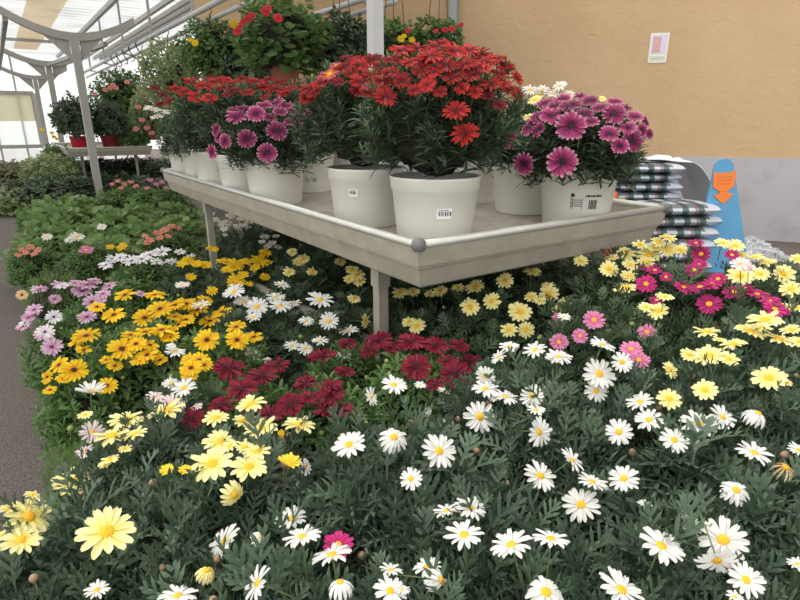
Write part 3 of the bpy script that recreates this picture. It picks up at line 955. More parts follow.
# pale flowers deep under the bench
gplant(MD, 'white flowered clump deep under the rear half of the bench', 240, 225, .48, .26, .2, 'greyd', ('WU',), None, 0)
gplant(MD, 'greenery with a few white blooms under the middle of the bench', 300, 250, .50, .20, .2, 'greyd', ('WU2',), None, 0)
g_u = 'yellow marguerites in the shade under the bench'
gplant(MD, 'pale yellow daisy bush in shade under the bench front edge', 488, 300, .63, .19, .2, 'greyd', ('Y1',), g_u, 2)
gplant(MD, 'pale yellow daisy bush in shade directly right of the bench leg', 415, 315, .56, .14, .18, 'greyd', ('Y2',), g_u, 1)
gplant(MD, 'pale yellow daisy bush under the right end of the bench', 552, 300, .62, .17, .2, 'greyd', ('Y3',), g_u, 1)
gplant(MD, 'dim yellow daisy bush far under the left side of the bench', 305, 268, .56, .17, .19, 'greyd', ('Y4',), g_u, 0)
gplant(MD, 'dim yellow daisy bush behind the near bench leg', 362, 292, .58, .17, .19, 'greyd', ('Y5',), g_u, 0)
gplant('green_bedding_plant', 'dark green bush without flowers under the bench tray', 440, 268, .60, .24, .2, 'greyd', (), None, 0, 'foliage plant')
gplant('green_bedding_plant', 'dark green bush without flowers by the right bench leg', 540, 268, .62, .22, .2, 'greyd', (), None, 0, 'foliage plant')
# right side
g_r = 'cream yellow marguerites on the right'
gplant(MD, 'cream yellow daisy bush against the right corner of the bench', 632, 262, .74, .19, .24, 'greyd', ('Y6',), g_r, 2)
gplant(MD, 'magenta daisy bush in front of the blue sign board', 690, 268, .755, .20, .24, 'greyd', ('M',), None, 3)
gplant(MD, 'cream yellow daisy bush at the right edge beyond the magenta blooms', 765, 272, .76, .21, .24, 'greyd', ('Y7',), g_r, 2)
gplant(MD, 'magenta daisy bush on the right behind flat cream blooms', 752, 302, .73, .16, .22, 'greyd', ('M2',), None, 2)
gplant(MD, 'pink daisy bush next to the yellow blooms under the bench', 580, 325, .66, .15, .2, 'greyd', ('P',), 'pink marguerites', 3)
gplant(MD, 'pink daisy bush beside white daisies, right of centre', 640, 345, .67, .14, .2, 'greyd', ('P2',), 'pink marguerites', 3)
gplant(MD, 'cream yellow daisy bush with flat-topped blooms at right, below the magenta', 725, 345, .71, .19, .22, 'grey', ('Y8',), g_r, 5)
gplant(MD, 'cream yellow daisy bush touching the right edge in the middle', 800, 330, .71, .17, .22, 'grey', ('Y9',), g_r, 4)
gplant(MD, 'cream yellow daisy bush with few blooms behind the white daisies at right', 690, 388, .68, .15, .2, 'grey', ('Y10',), g_r, 4)
gplant(MD, 'cream yellow daisy bush with one large bloom at the right edge', 780, 385, .69, .16, .2, 'grey', ('Y11',), g_r, 4)
gplant('green_bedding_plant', 'green daisy bush not in bloom, right of the bench between cream and pink', 615, 302, .70, .18, .22, 'greyd', (), None, 2, 'foliage plant')
# leafy rows at the left rear
g_b = 'leafy green bedding plants in the rows beside the path'
for px, py in ((48, 226), (88, 226), (128, 224), (176, 216), (58, 208), (96, 207), (134, 206), (172, 203), (44, 200), (72, 196), (108, 193), (146, 193), (62, 216), (112, 213), (112, 240)):
    gplant('leafy_bedding_plant', 'young leafy green plant without flowers in the bed beside the path', px, py, .42 + random.uniform(-.04, .03), .27, .22, 'broad', (), g_b, 0, 'foliage plant')
for px, py, k, lab in ((128, 186, 'ost', 'coral flowered plant in the bed in front of the far bench'), (158, 188, 'ost', 'pink flowered plant in the bed beside the near bench end')):
    gplant('coral_flower_plant', lab, px, py, .45, .34, .24, k, ('CO4' if px < 140 else 'CO5',), None, 0)
for px, py, z, r, k, lab in ((18, 158, .62, .45, 'olive', 'brownish green shrub below the beige window'), (48, 152, .72, .42, 'pale', 'pale variegated shrub below the right end of the beige window'),
                             (32, 176, .45, .5, 'hangd', 'dark green shrub at the far end of the path'), (8, 186, .35, .35, 'pale', 'pale low plant at the far end of the path'),
                             (62, 172, .5, .45, 'hangd', 'dark green shrub behind the rear gutter posts'), (100, 172, .45, .4, 'hangd', 'dark green shrub in the shade under the far bench'), (128, 172, .45, .4, 'hangd', 'dark green shrub under the right side of the far bench'),
                             (54, 143, .8, .28, 'mid', 'yellow flowered shrub behind the gutter posts')):
    gplant('garden_shrub', lab, px, py, z, r, .3 if z > .4 else .2, 'hang' if k == 'mid' else k, ('YB',) if k == 'mid' else (), None, 0, 'shrub')

# ----------------------------------------------- pots standing on the bench
def bplant(label, R, L, ztop, r, rz, kind, accept, lab=None, name='potted_african_daisy', group='white pots on the bench', buds=2, off=(0, 0)):
    p = plant(name, 'potted plant', label, loc(R, L), ztop, r, rz, kind, accept, 'white', TZ, group, buds)
    if lab:
        for an, z, w, h, k in lab:
            d = CAM - p['root'].location
            a = math.atan2(d.y, d.x) + math.radians(an)
            pot = [c for c in p['root'].children if c.name.startswith('pot')][0]
            barcode(pot, a, z, w, h, white_r, k)
    return p
bplant('scarlet african daisy in white pot at the near corner of the bench', .185, .175, 1.305, .20, .185, 'ostd', ('R1',), [(13, .092, .038, .026, 'sticker')], buds=4)
bplant('scarlet and orange african daisy in white pot left of the corner pot', .18, .52, 1.30, .20, .18, 'ostd', ('R2', 'OP'), [(-20, .11, .028, .022, 'sticker')], buds=4)
bplant('purple pink african daisy in white pot with printed label near the bench right end', .715, .125, 1.19, .205, .15, 'ostd', ('PP1',), [(14, .085, .085, .05, 'print')], buds=5)
bplant('white and cream african daisy in white pot behind the purple pink one', .775, .40, 1.20, .15, .14, 'ostd', ('WC',), buds=2)
bplant('scarlet african daisy in white pot half hidden behind the corner pot', .80, .72, 1.22, .16, .16, 'ostd', ('R3',), buds=2)
bplant('purple pink african daisy in white pot on the left edge of the bench', .13, 1.13, 1.19, .19, .15, 'ostd', ('PP2',), buds=3)
bplant('dark red african daisy in plain white pot left of the purple pink pot', .12, 1.44, 1.28, .18, .18, 'ostd', ('R4',), buds=2)
bplant('scarlet african daisy in white pot with black barcode on the left edge', .11, 1.76, 1.30, .20, .19, 'ostd', ('R5',), [(8, .10, .05, .03, 'print')], buds=2)
bplant('red and white african daisy in white pot, second from the far left end', .13, 2.06, 1.22, .17, .17, 'ostd', ('R6', 'WL'), buds=2)
bplant('leafy african daisy in white pot at the far left corner of the bench', .13, 2.345, 1.20, .17, .17, 'ostd', ('R7',), buds=2)
bplant('scarlet african daisy in stained white pot behind the left purple pink one', .42, 1.42, 1.30, .19, .19, 'ostd', ('R8',), [(4, .06, .05, .02, 'print')], buds=2)
bplant('scarlet african daisy in white pot at the middle of the bench', .74, 1.60, 1.31, .19, .19, 'ostd', ('R9',), buds=2)
bplant('scarlet african daisy in white pot at the far back of the bench', .48, 2.0, 1.34, .2, .2, 'ostd', ('R10',), buds=2)
for px, py, z, lab in ((150, 178, .42, 'dark green shrub to the right of the far bench'), (112, 165, .42, 'dark green shrub against the back leg of the far bench'), (78, 160, .42, 'dark green shrub left under the far bench')):
    gplant('garden_shrub', lab, px, py, z, .42, .24, 'hangd', (), None, 0, 'shrub')
for R_, L_, lab in ((.62, .75, 'dark green bush without flowers in shade under the middle of the bench'), (.45, 1.35, 'dark green bush in shade under the left half of the bench'), (.8, 1.5, 'dark green bush in deep shade under the back edge of the bench'), (.45, 2.0, 'dark green bush in deep shade under the left end of the bench')):
    plant('green_bedding_plant', 'foliage plant', lab, loc(R_, L_), .56, .28, .24, 'greyd', ())

for px, py, z, lab in ((520, 262, .60, 'dark green bush in shade behind the right front bench leg'), (590, 280, .66, 'dark green bush beneath the right corner of the bench, beside the cream blooms'), (575, 262, .62, 'dark green bush just beyond the right front bench leg')):
    gplant('green_bedding_plant', lab, px, py, z, .24, .24, 'greyd', (), None, 0, 'foliage plant')

for R_, L_, z_, lab in ((.45, .75, .60, 'dark green shrub deep under the middle of the far bench'), (1.0, .95, .60, 'dark green shrub under the right edge of the far bench'), (1.25, .4, .58, 'dark green shrub just right of the far bench legs')):
    q = B2 + DR * R_ + DL * L_
    plant('garden_shrub', 'shrub', lab, q, z_, .42, .3, 'hangd', ())

# ------------------------------------------------------ hanging baskets
def at_plane(px, py, r):
    d = ray(px, py); p0 = loc(r, 0)
    return CAM + d * ((p0 - CAM).dot(DR) / d.dot(DR))
def basket(label, px, py, depth, r, rz, kind, accept, potk='terra', pot_up=.0, group='hanging baskets', zhook=None, trail=.0):
    c = at_d(px, py, depth) if depth > 0 else at_plane(px, py, RA + .02)
    zhook = zhook or ZR - .03
    zp = c.z - rz * .75 - .06
    root = empty('hanging_basket', (c.x, c.y, zp))
    tag(root, label, 'hanging plant', group)
    ps = POT[potk]
    link('pot', ps, root)
    f = link('foliage', fol(kind, len(PLANTS) % 2), root, (0, 0, c.z - zp))
    f.scale = (r / .2, r / .2, rz / .2); f.rotation_euler = (0, 0, random.uniform(0, 6.28))
    for k in range(3):
        a = 2 * PI * k / 3 + .5
        b = MB(); b.tube([(.13 * math.cos(a), .13 * math.sin(a), .19), (.0, .0, zhook - zp - .06)], .004, 5)
        b.build('hanger_wire', M['wire'], root)
    b = MB(); b.tube([(0, 0, zhook - zp - .07), (.02, 0, zhook - zp - .04), (.02, 0, zhook - zp - .01), (0, 0, zhook - zp + .0)], .005, 6); b.build('hook', M['wire'], root)
    PLANTS.append(dict(root=root, c=c, r=r, rz=rz, accept=accept, buds=0, kind=kind))
basket('dark green hanging basket partly hidden behind the terracotta pot', 250, 62, 5.7, .36, .34, 'hangd', (), 'terra')
basket('hanging basket of big leafy geranium with red blooms in terracotta pot', 283, 42, 4.6, .42, .36, 'broadm', ('G',), 'terra')
basket('pale variegated trailing hanging basket at the left', 172, 76, -1, .42, .46, 'pale', (), 'green', zhook=2.2)
basket('mid green hanging basket with yellow blooms left of the red geranium', 213, 52, -1, .36, .32, 'hang', ('YH',), 'terra', zhook=2.2)
basket('dark green hanging basket right of the terracotta pot, behind the white post', 342, 50, 5.0, .36, .32, 'hangd', (), 'terra')
basket('hanging basket left of centre with thin wires, right of the white post', 394, 47, 5.0, .26, .24, 'broadm', ('YS2',), 'terra')
basket('hanging basket with pink red blooms beside the slim blue-grey post', 438, 45, 5.0, .26, .24, 'broadm', ('GP2',), 'terra')
basket('salmon pink geranium hanging basket above the far bench', 122, 97, -1, .50, .48, 'hang', ('GP',), 'green', zhook=2.2)
basket('salmon flowered trailing basket between far bench and pale basket', 150, 114, -1, .30, .42, 'pale', ('GP3',), 'terra', zhook=2.2)

# ------------------------------------------------------ plants on the far bench
def fplant(label, R, L, potk, ztop, r, rz, kind, accept, scale=1.0, pot_z=.717):
    p = plant('potted_plant', 'potted plant', label, loc2(R, L), ztop, r, rz, kind, accept, potk, pot_z, 'pots on the far bench')
    return p
fplant('dark bushy plant in bright red pot on the far bench', .22, .25, 'red', 1.50, .34, .33, 'hangd', ())
fplant('dark bushy plant in dark red pot on the far bench', .62, .28, 'darkred', 1.42, .30, .30, 'hangd', ())
fplant('low green plant in small white pot on the far bench', .82, .16, 'small', .98, .15, .12, 'mid' if False else 'hang', ())
fplant('low green plant in small white pot at the right end of the far bench', 1.0, .16, 'small', .98, .15, .12, 'hang', ())
fplant('leafy plant with pink blooms at the back right of the far bench', .95, 1.2, 'darkred', 1.25, .3, .28, 'hang', ('PK',))

# ============================================================== RIGHT SIDE
# soil bags: white plastic with a dark green plaid print
def plaid():
    m = bpy.data.materials.new('plaid_printed_plastic')
    nt, N, L = nodes_of(m)
    b = N['Principled BSDF']; b.inputs['Roughness'].default_value = .35
    tc = N.new('ShaderNodeTexCoord'); sp = N.new('ShaderNodeSeparateXYZ')
    L.new(tc.outputs['Object'], sp.inputs[0])
    def band(out, k, width, ph):
        a = N.new('ShaderNodeMath'); a.operation = 'MULTIPLY_ADD'; a.inputs[1].default_value = k; a.inputs[2].default_value = ph
        L.new(out, a.inputs[0])
        f = N.new('ShaderNodeMath'); f.operation = 'FRACT'; L.new(a.outputs[0], f.inputs[0])
        c = N.new('ShaderNodeMath'); c.operation = 'LESS_THAN'; c.inputs[1].default_value = width; L.new(f.outputs[0], c.inputs[0])
        return c.outputs[0]
    x1 = band(sp.outputs['X'], 8.0, .40, .3); y1 = band(sp.outputs['Y'], 6.0, .42, .1); x2 = band(sp.outputs['X'], 4.0, .09, .75)
    lim = N.new('ShaderNodeMath'); lim.operation = 'LESS_THAN'; lim.inputs[1].default_value = .17; L.new(sp.outputs['X'], lim.inputs[0])
    def mix(prev, fac, col, amt):
        mu = N.new('ShaderNodeMath'); mu.operation = 'MULTIPLY'; mu.inputs[1].default_value = amt; L.new(fac, mu.inputs[0])
        mm = N.new('ShaderNodeMath'); mm.operation = 'MULTIPLY'; L.new(mu.outputs[0], mm.inputs[0]); L.new(lim.outputs[0], mm.inputs[1])
        mx = N.new('ShaderNodeMixRGB'); L.new(mm.outputs[0], mx.inputs['Fac'])
        if prev is None: mx.inputs['Color1'].default_value = (.50, .54, .61, 1)
        else: L.new(prev, mx.inputs['Color1'])
        mx.inputs['Color2'].default_value = (*col, 1)
        return mx.outputs['Color']
    c = mix(None, x1, (.02, .075, .045), .9)
    c = mix(c, y1, (.025, .04, .045), .75)
    c = mix(c, x2, (.22, .05, .05), .7)
    L.new(c, b.inputs['Base Color'])
    n = N.new('ShaderNodeTexNoise'); n.inputs['Scale'].default_value = 14; n.inputs['Detail'].default_value = 4
    L.new(tc.outputs['Object'], n.inputs['Vector'])
    bp = N.new('ShaderNodeBump'); bp.inputs['Strength'].default_value = .5; bp.inputs['Distance'].default_value = .03
    L.new(n.outputs['Fac'], bp.inputs['Height']); L.new(bp.outputs['Normal'], b.inputs['Normal'])
    return m
M['plaid'] = plaid()
M['bag_orange'] = mat_plain('orange_red_plastic', (.72, .12, .05), .4)
M['bag_green'] = mat_plain('lime_green_plastic', (.30, .40, .03), .4)
def bag_mesh(seed, lx=.60, ly=.40, h=.095, mats=None):
    rng = np.random.default_rng(seed); nx, ny = 26, 18
    V = []; Fs = []
    for side in (1, -1):
        for i in range(nx + 1):
            for j in range(ny + 1):
                u = -1 + 2 * i / nx; v = -1 + 2 * j / ny
                e = max(0, (1 - abs(u) ** 5) * (1 - abs(v) ** 4)) ** .45
                wr = 1 + .05 * math.sin(9 * u + seed) * math.sin(7 * v + 2 * seed) + .03 * math.sin(23 * v + seed)
                pinch = 1 - .05 * abs(u) ** 2 * (1 if abs(v) > .6 else 0)
                x = u * lx / 2 * (1 - .06 * (1 - e)); y = v * ly / 2 * pinch
                V.append((x, y, h / 2 + side * h / 2 * e * wr * .98))
    n1 = (nx + 1) * (ny + 1)
    for sd in (0, 1):
        for i in range(nx):
            for j in range(ny):
                a = sd * n1 + i * (ny + 1) + j
                q = (a, a + ny + 1, a + ny + 2, a + 1)
                Fs.append(q if sd == 0 else q[::-1])
    return np_mesh('soil_bag', np.array(V), Fs, [mats or M['plaid']], smooth=True)
BAGS = [bag_mesh(k, h=.1) for k in range(3)]
places = ['topmost', 'second from the top', 'third from the top', 'fourth from the top', 'fifth from the top', 'sixth from the top', 'seventh from the top', 'eighth from the top', 'second from the bottom', 'bottom one']
def stack(px, depth, ztop, n, h, rz, which, group):
    c = at_xz(px, depth, ztop)
    for k in range(n):
        z = ztop - h * (k + 1)
        if z < 0.0: break
        o = link('soil_bag', BAGS[k % 3])
        o.location = (c.x + random.uniform(-.03, .03), c.y + random.uniform(-.02, .02), z)
        o.rotation_euler = (0, 0, rz + random.uniform(-.13, .13))
        o.scale = (1, 1, h / .095)
        lab = 'white plastic soil bag with dark plaid print, %s of the %s stack' % (('bottom one' if k == n - 1 else places[min(k, 9)]), which)
        tag(o, lab, 'soil bag', group)
stack(645, 4.75, .785, 10, .077, .05, 'rear', 'soil bags in the rear stack')
stack(674, 4.28, .535, 6, .087, .02, 'front', 'soil bags in the front stack')
# the orange and lime bag seen behind the pot
c = at_xz(612, 4.35, .60)
root = empty('fertiliser_bag', (c.x, c.y, 0)); tag(root, 'orange and lime green upright bag peeking out behind the right-hand pot', 'bag')
b = MB(); vs = []
def pill(x0, x1, z0, z1, ty, lean):
    vs = []; fs = []; nx, nz = 6, 8
    for s in (1, -1):
        for i in range(nx + 1):
            for k in range(nz + 1):
                u = i / nx; w = k / nz
                e = (1 - abs(2 * u - 1) ** 3) * (1 - abs(2 * w - 1) ** 4)
                vs.append((x0 + (x1 - x0) * u + lean * (1 - w), s * (.004 + ty * e), z0 + (z1 - z0) * w))
    n1 = (nx + 1) * (nz + 1)
    for s in (0, 1):
        for i in range(nx):
            for k in range(nz):
                a = s * n1 + i * (nz + 1) + k; q = (a, a + nz + 1, a + nz + 2, a + 1)
                fs.append(q[::-1] if s == 0 else q)
    return vs, fs
b.add(*pill(-.03, .045, 0, .60, .06, .02), 0, True); b.build('body', M['bag_orange'], root)
b = MB(); b.add(*pill(.045, .115, 0, .55, .045, .05), 0, True); b.build('side_panel', M['bag_green'], root)

# white sheet thrown over the rear stack
M['tarp'] = mat_plain('white_tarpaulin', (.68, .69, .73), .5, 0, .03, 5, .2, 18)
c = at_xz(690, 4.95, .80)
V = []; Fs = []; nx, ny = 34, 22
for i in range(nx + 1):
    for j in range(ny + 1):
        u = i / nx; v = j / ny
        x = c.x - .62 + .95 * u; y = c.y - .30 + .62 * v
        z = .808 + .012 * math.sin(9 * u + 3 * v) + .01 * math.sin(17 * v)
        if u > .52:                               # slides down off the end of the bags
            t = (u - .52) / .48
            z -= .52 * t ** 1.6; x -= .10 * t
        z += .008 * math.sin(31 * u) * math.sin(23 * v)
        V.append((x, y, z))
for i in range(nx):
    for j in range(ny):
        a = i * (ny + 1) + j; Fs.append((a, a + ny + 1, a + ny + 2, a + 1))
o = link('tarpaulin', np_mesh('tarpaulin', np.array(V), Fs, [M['tarp']], smooth=True))
sm = o.modifiers.new('t', 'SOLIDIFY'); sm.thickness = .004
tag(o, 'white plastic sheet draped over the rear stack of soil bags', 'tarpaulin')

# blue surfboard shaped sign with an orange arrow tag
M['blue'] = mat_plain('sky_blue_paint', (.10, .33, .56), .5, 0, .05, 6)
M['orange'] = mat_plain('fluorescent_orange_card', (.86, .22, .03), .6)
M['orange_ink'] = mat_plain('dark_orange_lettering', (.48, .10, .02), .6)
base = at_xz(720, 4.35, 0.0); depth_b = 4.35
root = empty('sign_board', (base.x, base.y, 0)); root.rotation_euler = (0, -.095, -.1); tag(root, 'tapered sky blue sign board with rounded top standing by the wall', 'sign')
hb = .86
prof = []
for k in range(11):
    t = k / 10
    prof.append((.205 - .135 * t ** 1.05, t * (hb - .07)))
top = [( .07 * math.cos(PI / 2 * k / 6), hb - .07 + .07 * math.sin(PI / 2 * k / 6)) for k in range(1, 7)]
right = prof + top
outl = right + [(-x, z) for x, z in reversed(right[:-1])]
b = MB(); n = len(outl)
lean = .10
vs = [(x, y + lean * z, z) for y in (-.012, .012) for x, z in outl]
fs = [tuple(range(n)), tuple(reversed(range(n, 2 * n)))] + [(k, n + k, n + (k + 1) % n, (k + 1) % n) for k in range(n)]
b.add(vs, fs); b.build('board', M['blue'], root)
b = MB(); b.bar((0, .25, .0), (0, .02 + lean * .6, .6), .04, .02); b.build('back_strut', M['blue'], root)
def card(pts, zc, xc=0):
    vs = [(xc + x, y + lean * (zc + z), zc + z) for y in (-.020, -.0125) for x, z in pts]
    m = len(pts)
    return vs, [tuple(range(m)), tuple(reversed(range(m, 2 * m)))] + [(k, m + k, m + (k + 1) % m, (k + 1) % m) for k in range(m)]
o = empty('arrow_card', (base.x, base.y, 0)); o.rotation_euler = (0, -.095, -.1); tag(o, 'fluorescent orange card with down arrow fixed on the blue board', 'card')
zc = .70
b = MB(); b.add(*card([(-.075, -.045), (-.03, -.075), (.03, -.075), (.075, -.045), (.082, .075), (.045, .055), (0, .06), (-.045, .058), (-.075, .072)], zc)); b.build('square_card', M['orange'], o)
b = MB(); b.add(*card([(-.072, -.10), (0, -.175), (.072, -.10), (.03, -.095), (.03, -.076), (-.03, -.076), (-.03, -.095)], zc)); b.build('arrow', M['orange'], o)
b = MB(); rnd = random.Random(5)
for z, x0, x1 in ((.018, -.05, .05), (-.006, -.045, .05), (-.03, -.05, .04)):
    x = x0
    while x < x1:
        w = rnd.uniform(.005, .010)
        hh = rnd.uniform(.010, .016)
        for (a, c_, d, e) in ((x, x + .0025, z, z + hh), (x + .0025, x + w, z + hh - .003, z + hh)):
            vs = [(p, -.0205 + lean * (zc + q_), zc + q_) for p, q_ in ((a, d), (c_, d), (c_, e), (a, e))]
            b.add(vs, [(0, 1, 2, 3)])
        x += w + .004
b.build('lettering', M['orange_ink'], o)

# crumpled clear film at the foot of the wall
m = bpy.data.materials.new('clear_film'); nt, N, L = nodes_of(m)
bs = N['Principled BSDF']; bs.inputs['Base Color'].default_value = (.8, .86, .9, 1); bs.inputs['Roughness'].default_value = .12
trn = N.new('ShaderNodeBsdfTransparent'); mx = N.new('ShaderNodeMixShader'); mx.inputs['Fac'].default_value = .28
L.new(trn.outputs[0], mx.inputs[1]); L.new(bs.outputs[0], mx.inputs[2]); L.new(mx.outputs[0], N['Material Output'].inputs['Surface'])
c = at_xz(742, 4.75, .15)
rng = np.random.default_rng(3); V = []; Fs = []; n_ = 30
for i in range(n_ + 1):
    for j in range(n_ + 1):
        u = -1 + 2 * i / n_; v = -1 + 2 * j / n_
        e = max(0, 1 - u * u) * max(0, 1 - v * v)
        z = .02 + .13 * e * (.7 + .3 * math.sin(5 * u + 4 * v)) + .05 * rng.random() * (.2 + e)
        V.append((c.x + .38 * u + rng.normal(0, .008), c.y + .22 * v + rng.normal(0, .008), z))
for i in range(n_):
    for j in range(n_):
        a = i * (n_ + 1) + j; Fs.append((a, a + n_ + 1, a + n_ + 2, a + 1))
o = link('plastic_film', np_mesh('plastic_film', np.array(V), Fs, [m]))
tag(o, 'heap of crumpled clear plastic film on the floor by the wall', 'plastic film')

# small notice on the ochre wall
s0, z0 = wall_s(658.5, 48)
root = empty('wall_notice', wallp(s0, z0, .004), math.atan2(DW.y, DW.x) + PI); tag(root, 'small white notice with pinkish picture on the ochre wall', 'notice')
def slab(x0, x1, z0_, z1_, y0, y1, sh=0.0):
    b = MB(); vs = [(x + sh * z, y, z - .06 * x * 0) for z in (z0_, z1_) for y in (y0, y1) for x in (x0, x1)]
    return b.add(vs, [(0, 2, 3, 1), (4, 5, 7, 6), (0, 1, 5, 4), (2, 6, 7, 3), (0, 4, 6, 2), (1, 3, 7, 5)])
M['notice'] = mat_plain('white_laminated_card', (.78, .75, .72), .3)
M['notice_pink'] = mat_plain('faded_pink_print', (.62, .36, .36), .4, 0, .2, 60)
M['notice_lilac'] = mat_plain('faded_lilac_print', (.66, .60, .72), .4)
M['notice_green'] = mat_plain('pale_green_print', (.60, .68, .46), .4)
k = 5.6 / F
slab(-8.2 * k, 8.2 * k, -13 * k, 13 * k, -.003, .0015).build('card', M['notice'], root)
slab(-6.6 * k, 6.8 * k, -5.5 * k, 11.5 * k, -.0042, -.0032).build('frame_print', M['notice_lilac'], root)
slab(-5.5 * k, 1.5 * k, -4.0 * k, 10 * k, -.0052, -.0043).build('picture', M['notice_pink'], root)
slab(-7.2 * k, 7.2 * k, -11.5 * k, -7 * k, -.0042, -.0032).build('footer', M['notice_green'], root)
b = MB(); rnd = random.Random(2)
for x in np.arange(-5.5 * k, 5 * k, 1.6 * k): b.box(x, x + 1.1 * k, -.0050, -.0043, -9.8 * k, -8.8 * k)
b.build('lettering', M['frame'], root)

